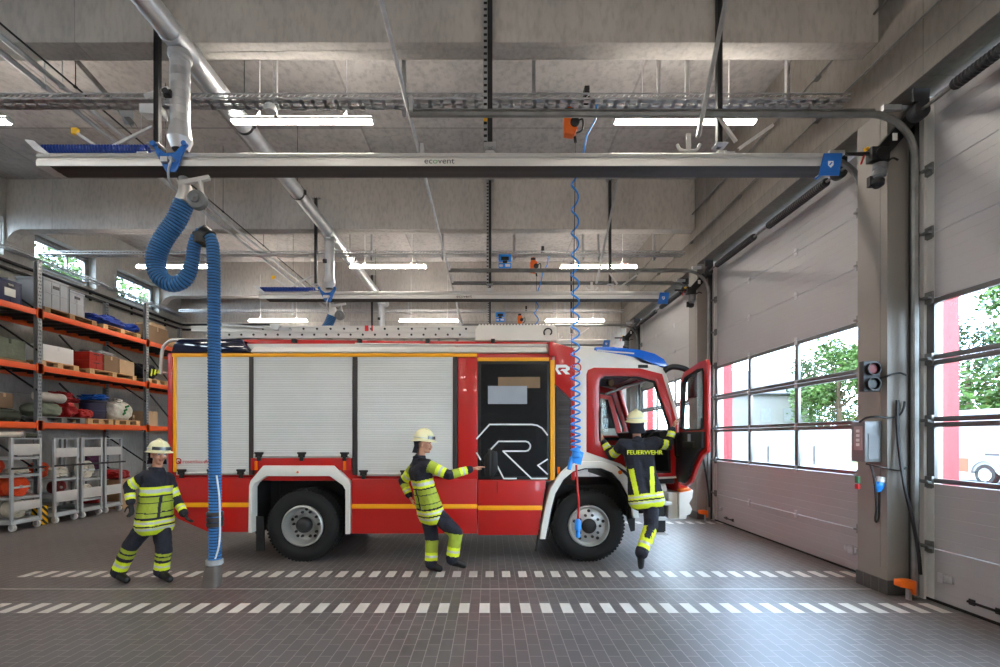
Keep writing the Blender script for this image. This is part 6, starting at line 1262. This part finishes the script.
        z = torso & (tt > -.16) & (tt < .045); idx[z] = 1; z = torso & (((tt > -.09) & (tt < -.06)) | ((tt > -.005) & (tt < .02))); idx[z] = 2; idx[torso & (tt > -.05) & (tt < -.03)] = 0
        # shoulder yoke / sleeves
        a = ~torso
        idx[a & (ta > .45) & (ta < .85)] = 1; idx[a & (ta > .60) & (ta < .70)] = 2
        idx[a & (tl > .45) & (tl < .78)] = 1; idx[a & (tl > .57) & (tl < .66)] = 2
        if style == 1: idx[a & (ta > .1) & (ta < .45)] = 3; idx[a & (tl > .15) & (tl < .45)] = 3
        return idx
    jk = fuse('jacket', jc, .010, ['navy_cloth', 'hivis', 'reflex', 'olive'], jacket, r, 5, .006)
    b = MB(); b.tube([J['neck'] + up * .012 - f * .012 + (lr * math.cos(a) * .072 + fw * math.sin(a) * .068) for a in [2 * PI * i / 24 for i in range(24)]], .022, 8, closed=True); b.build('collar', 'navy_cloth', jk, smooth=60)
    # --- trousers
    tc = []
    for s in (1, -1):
        k = 'L' if s == 1 else 'R'; an = J['an' + k] + (J['kn' + k] - J['an' + k]).normalized() * .02
        tc += [(J['pelvis'] + lr * s * .05, J['hip' + k], .115, .115), (J['hip' + k], J['kn' + k], .115, .095), (J['kn' + k], an, .093, .088)]
    def trousers(c, n):
        idx = np.zeros(len(c), dtype=np.int32); best = np.full(len(c), 9.)
        for s in 'LR':
            t1, d1 = seg_t(c, J['hip' + s], J['kn' + s]); t2, d2 = seg_t(c, J['kn' + s], J['an' + s]); z = d2 < np.minimum(best, .16); best = np.minimum(best, d2)
            zz = z & (t2 > .5) & (t2 < .83); idx[zz] = 1; idx[z & (t2 > .62) & (t2 < .70)] = 2
            if style == 1: idx[z & (t2 > .0) & (t2 < .5)] = 3
            if style == 0: idx[z & (t2 > .08) & (t2 < .2)] = 3; idx[z & (t2 > .26) & (t2 < .38)] = 3
            if style == 2: idx[z & (t2 > .1) & (t2 < .5) & (np.abs(n @ lrn) > .45)] = 1
        return idx
    fuse('trousers', tc, .010, ['navy_cloth', 'hivis', 'reflex', 'olive'], trousers, r, 5, .006)
    # --- boots
    for s in 'LR':
        a, t = J['an' + s], J['to' + s]; d = (t - a); d.normalize(); dn = Vector((d.x, d.y, 0)).normalized() if abs(d.z) < .8 else d; kn = (J['kn' + s] - a).normalized()
        fuse('boot', [(a + kn * .10, a, .066, .058), (a - kn * .02, a - kn * .02 - d * .03, .05, .048), (a, t, .052, .04), (a - kn * .03, t - kn * .012, .045, .036)], .009, ['boot'], None, r, 3)
    if back_text:
        c = J['chest'] - fw * .142 + Vector((0, 0, .07)); z = Vector((0, 0, 1)); xax = (fw.cross(z)).normalized(); R_ = Matrix((xax, z, -fw)).transposed().to_euler()
        tl = (J['chest'] - J['pelvis']).normalized()
        R_ = Matrix((xax, (tl - xax * tl.dot(xax)).normalized(), xax.cross((tl - xax * tl.dot(xax)).normalized()))).transposed().to_euler()
        lettering(back_text, c - xax * .195 + Vector((0, 0, -.03)), .085, 'hivis', jk, rot=tuple(R_), depth=.012)
    return r
mat('olive', (.62, .68, .20), .7, 0, .1, 10); mat('lip', (.62, .36, .32), .5)
A = lambda px, py, Y: P(px, py, Y)
# 1: walking in front of the rear shutter, turned to the fire engine
p1 = dict(head=A(159, 455, 6.1), neck=A(157, 470, 6.12), chest=A(156, 484, 6.13), pelvis=A(155, 516, 6.14),
          shR=A(146, 477, 5.98), elR=A(129, 486, 5.94), wrR=A(131, 504, 5.88), shL=A(168, 479, 6.28), elL=A(176, 499, 6.34), wrL=A(185, 515, 6.22),
          hipR=A(149, 522, 6.06), knR=A(131, 545, 6.06), anR=A(118, 570, 6.1), toR=A(127, 576, 5.98), hipL=A(161, 523, 6.22), knL=A(164, 550, 6.12), anL=A(161, 575, 6.14), toL=A(170, 580, 6.02))
for k, z in (('anL', .10), ('toL', .05), ('anR', .10), ('toR', .05)): p1[k].z = z
person('person in firefighting gear with cream helmet walking beside the blue exhaust hose', p1, (.8, -.55, -.08), (.05, 0, 1), gloved=(True, True), palmn=((1, 0, 0), (-1, 0, 0)), style=0)
# 2: running to the crew door, arm stretched forward
p2 = dict(head=A(424, 444, 6.42), neck=A(420, 458, 6.44), chest=A(420, 472, 6.45), pelvis=A(429, 507, 6.48),
          shL=A(416, 466, 6.62), elL=A(403, 481, 6.72), wrL=A(410, 497, 6.66), shR=A(427, 465, 6.28), elR=A(449, 475, 6.22), wrR=A(472, 469, 6.3),
          hipL=A(428, 512, 6.56), knL=A(432, 540, 6.56), anL=A(431, 566, 6.52), toL=A(440, 570, 6.5), hipR=A(434, 512, 6.40), knR=A(456, 533, 6.36), anR=A(452, 560, 6.36), toR=A(464, 565, 6.36))
for k, z in (('anL', .10), ('toL', .05)): p2[k].z = z
person('person in firefighting gear with cream helmet running, one arm stretched out to the crew door', p2, (1, -.12, -.1), (.15, 0, 1), curl=(.9, .25), palmn=((1, 0, 0), (0, 0, -1)), style=1)
# 3: climbing into the cab, seen from behind
p3 = dict(head=A(636, 424, 6.72), neck=A(637, 441, 6.66), chest=A(639, 457, 6.64), pelvis=A(645, 492, 6.58),
          shL=A(623, 444, 6.68), elL=A(612, 456, 6.92), wrL=A(603, 441, 7.02), shR=A(655, 442, 6.64), elR=A(668, 446, 6.68), wrR=A(673, 428, 6.74),
          hipL=A(639, 499, 6.62), knL=A(645, 499, 6.88), anL=A(656, 517, 6.96), toL=A(660, 520, 7.10), hipR=A(651, 499, 6.56), knR=A(651, 526, 6.50), anR=A(641, 554, 6.34), toR=A(641, 566, 6.42))
p3['anL'].z = tz(503) + .10 ; p3['toL'].z = tz(503) + .06
person('person in firefighting gear with cream helmet climbing into the open cab, seen from behind', p3, (.05, 1, .05), (-.05, -.02, 1), back_text='FEUERWEHR', curl=(1., .9), palmn=((0, 1, 0), (1, 0, 0)), style=2)
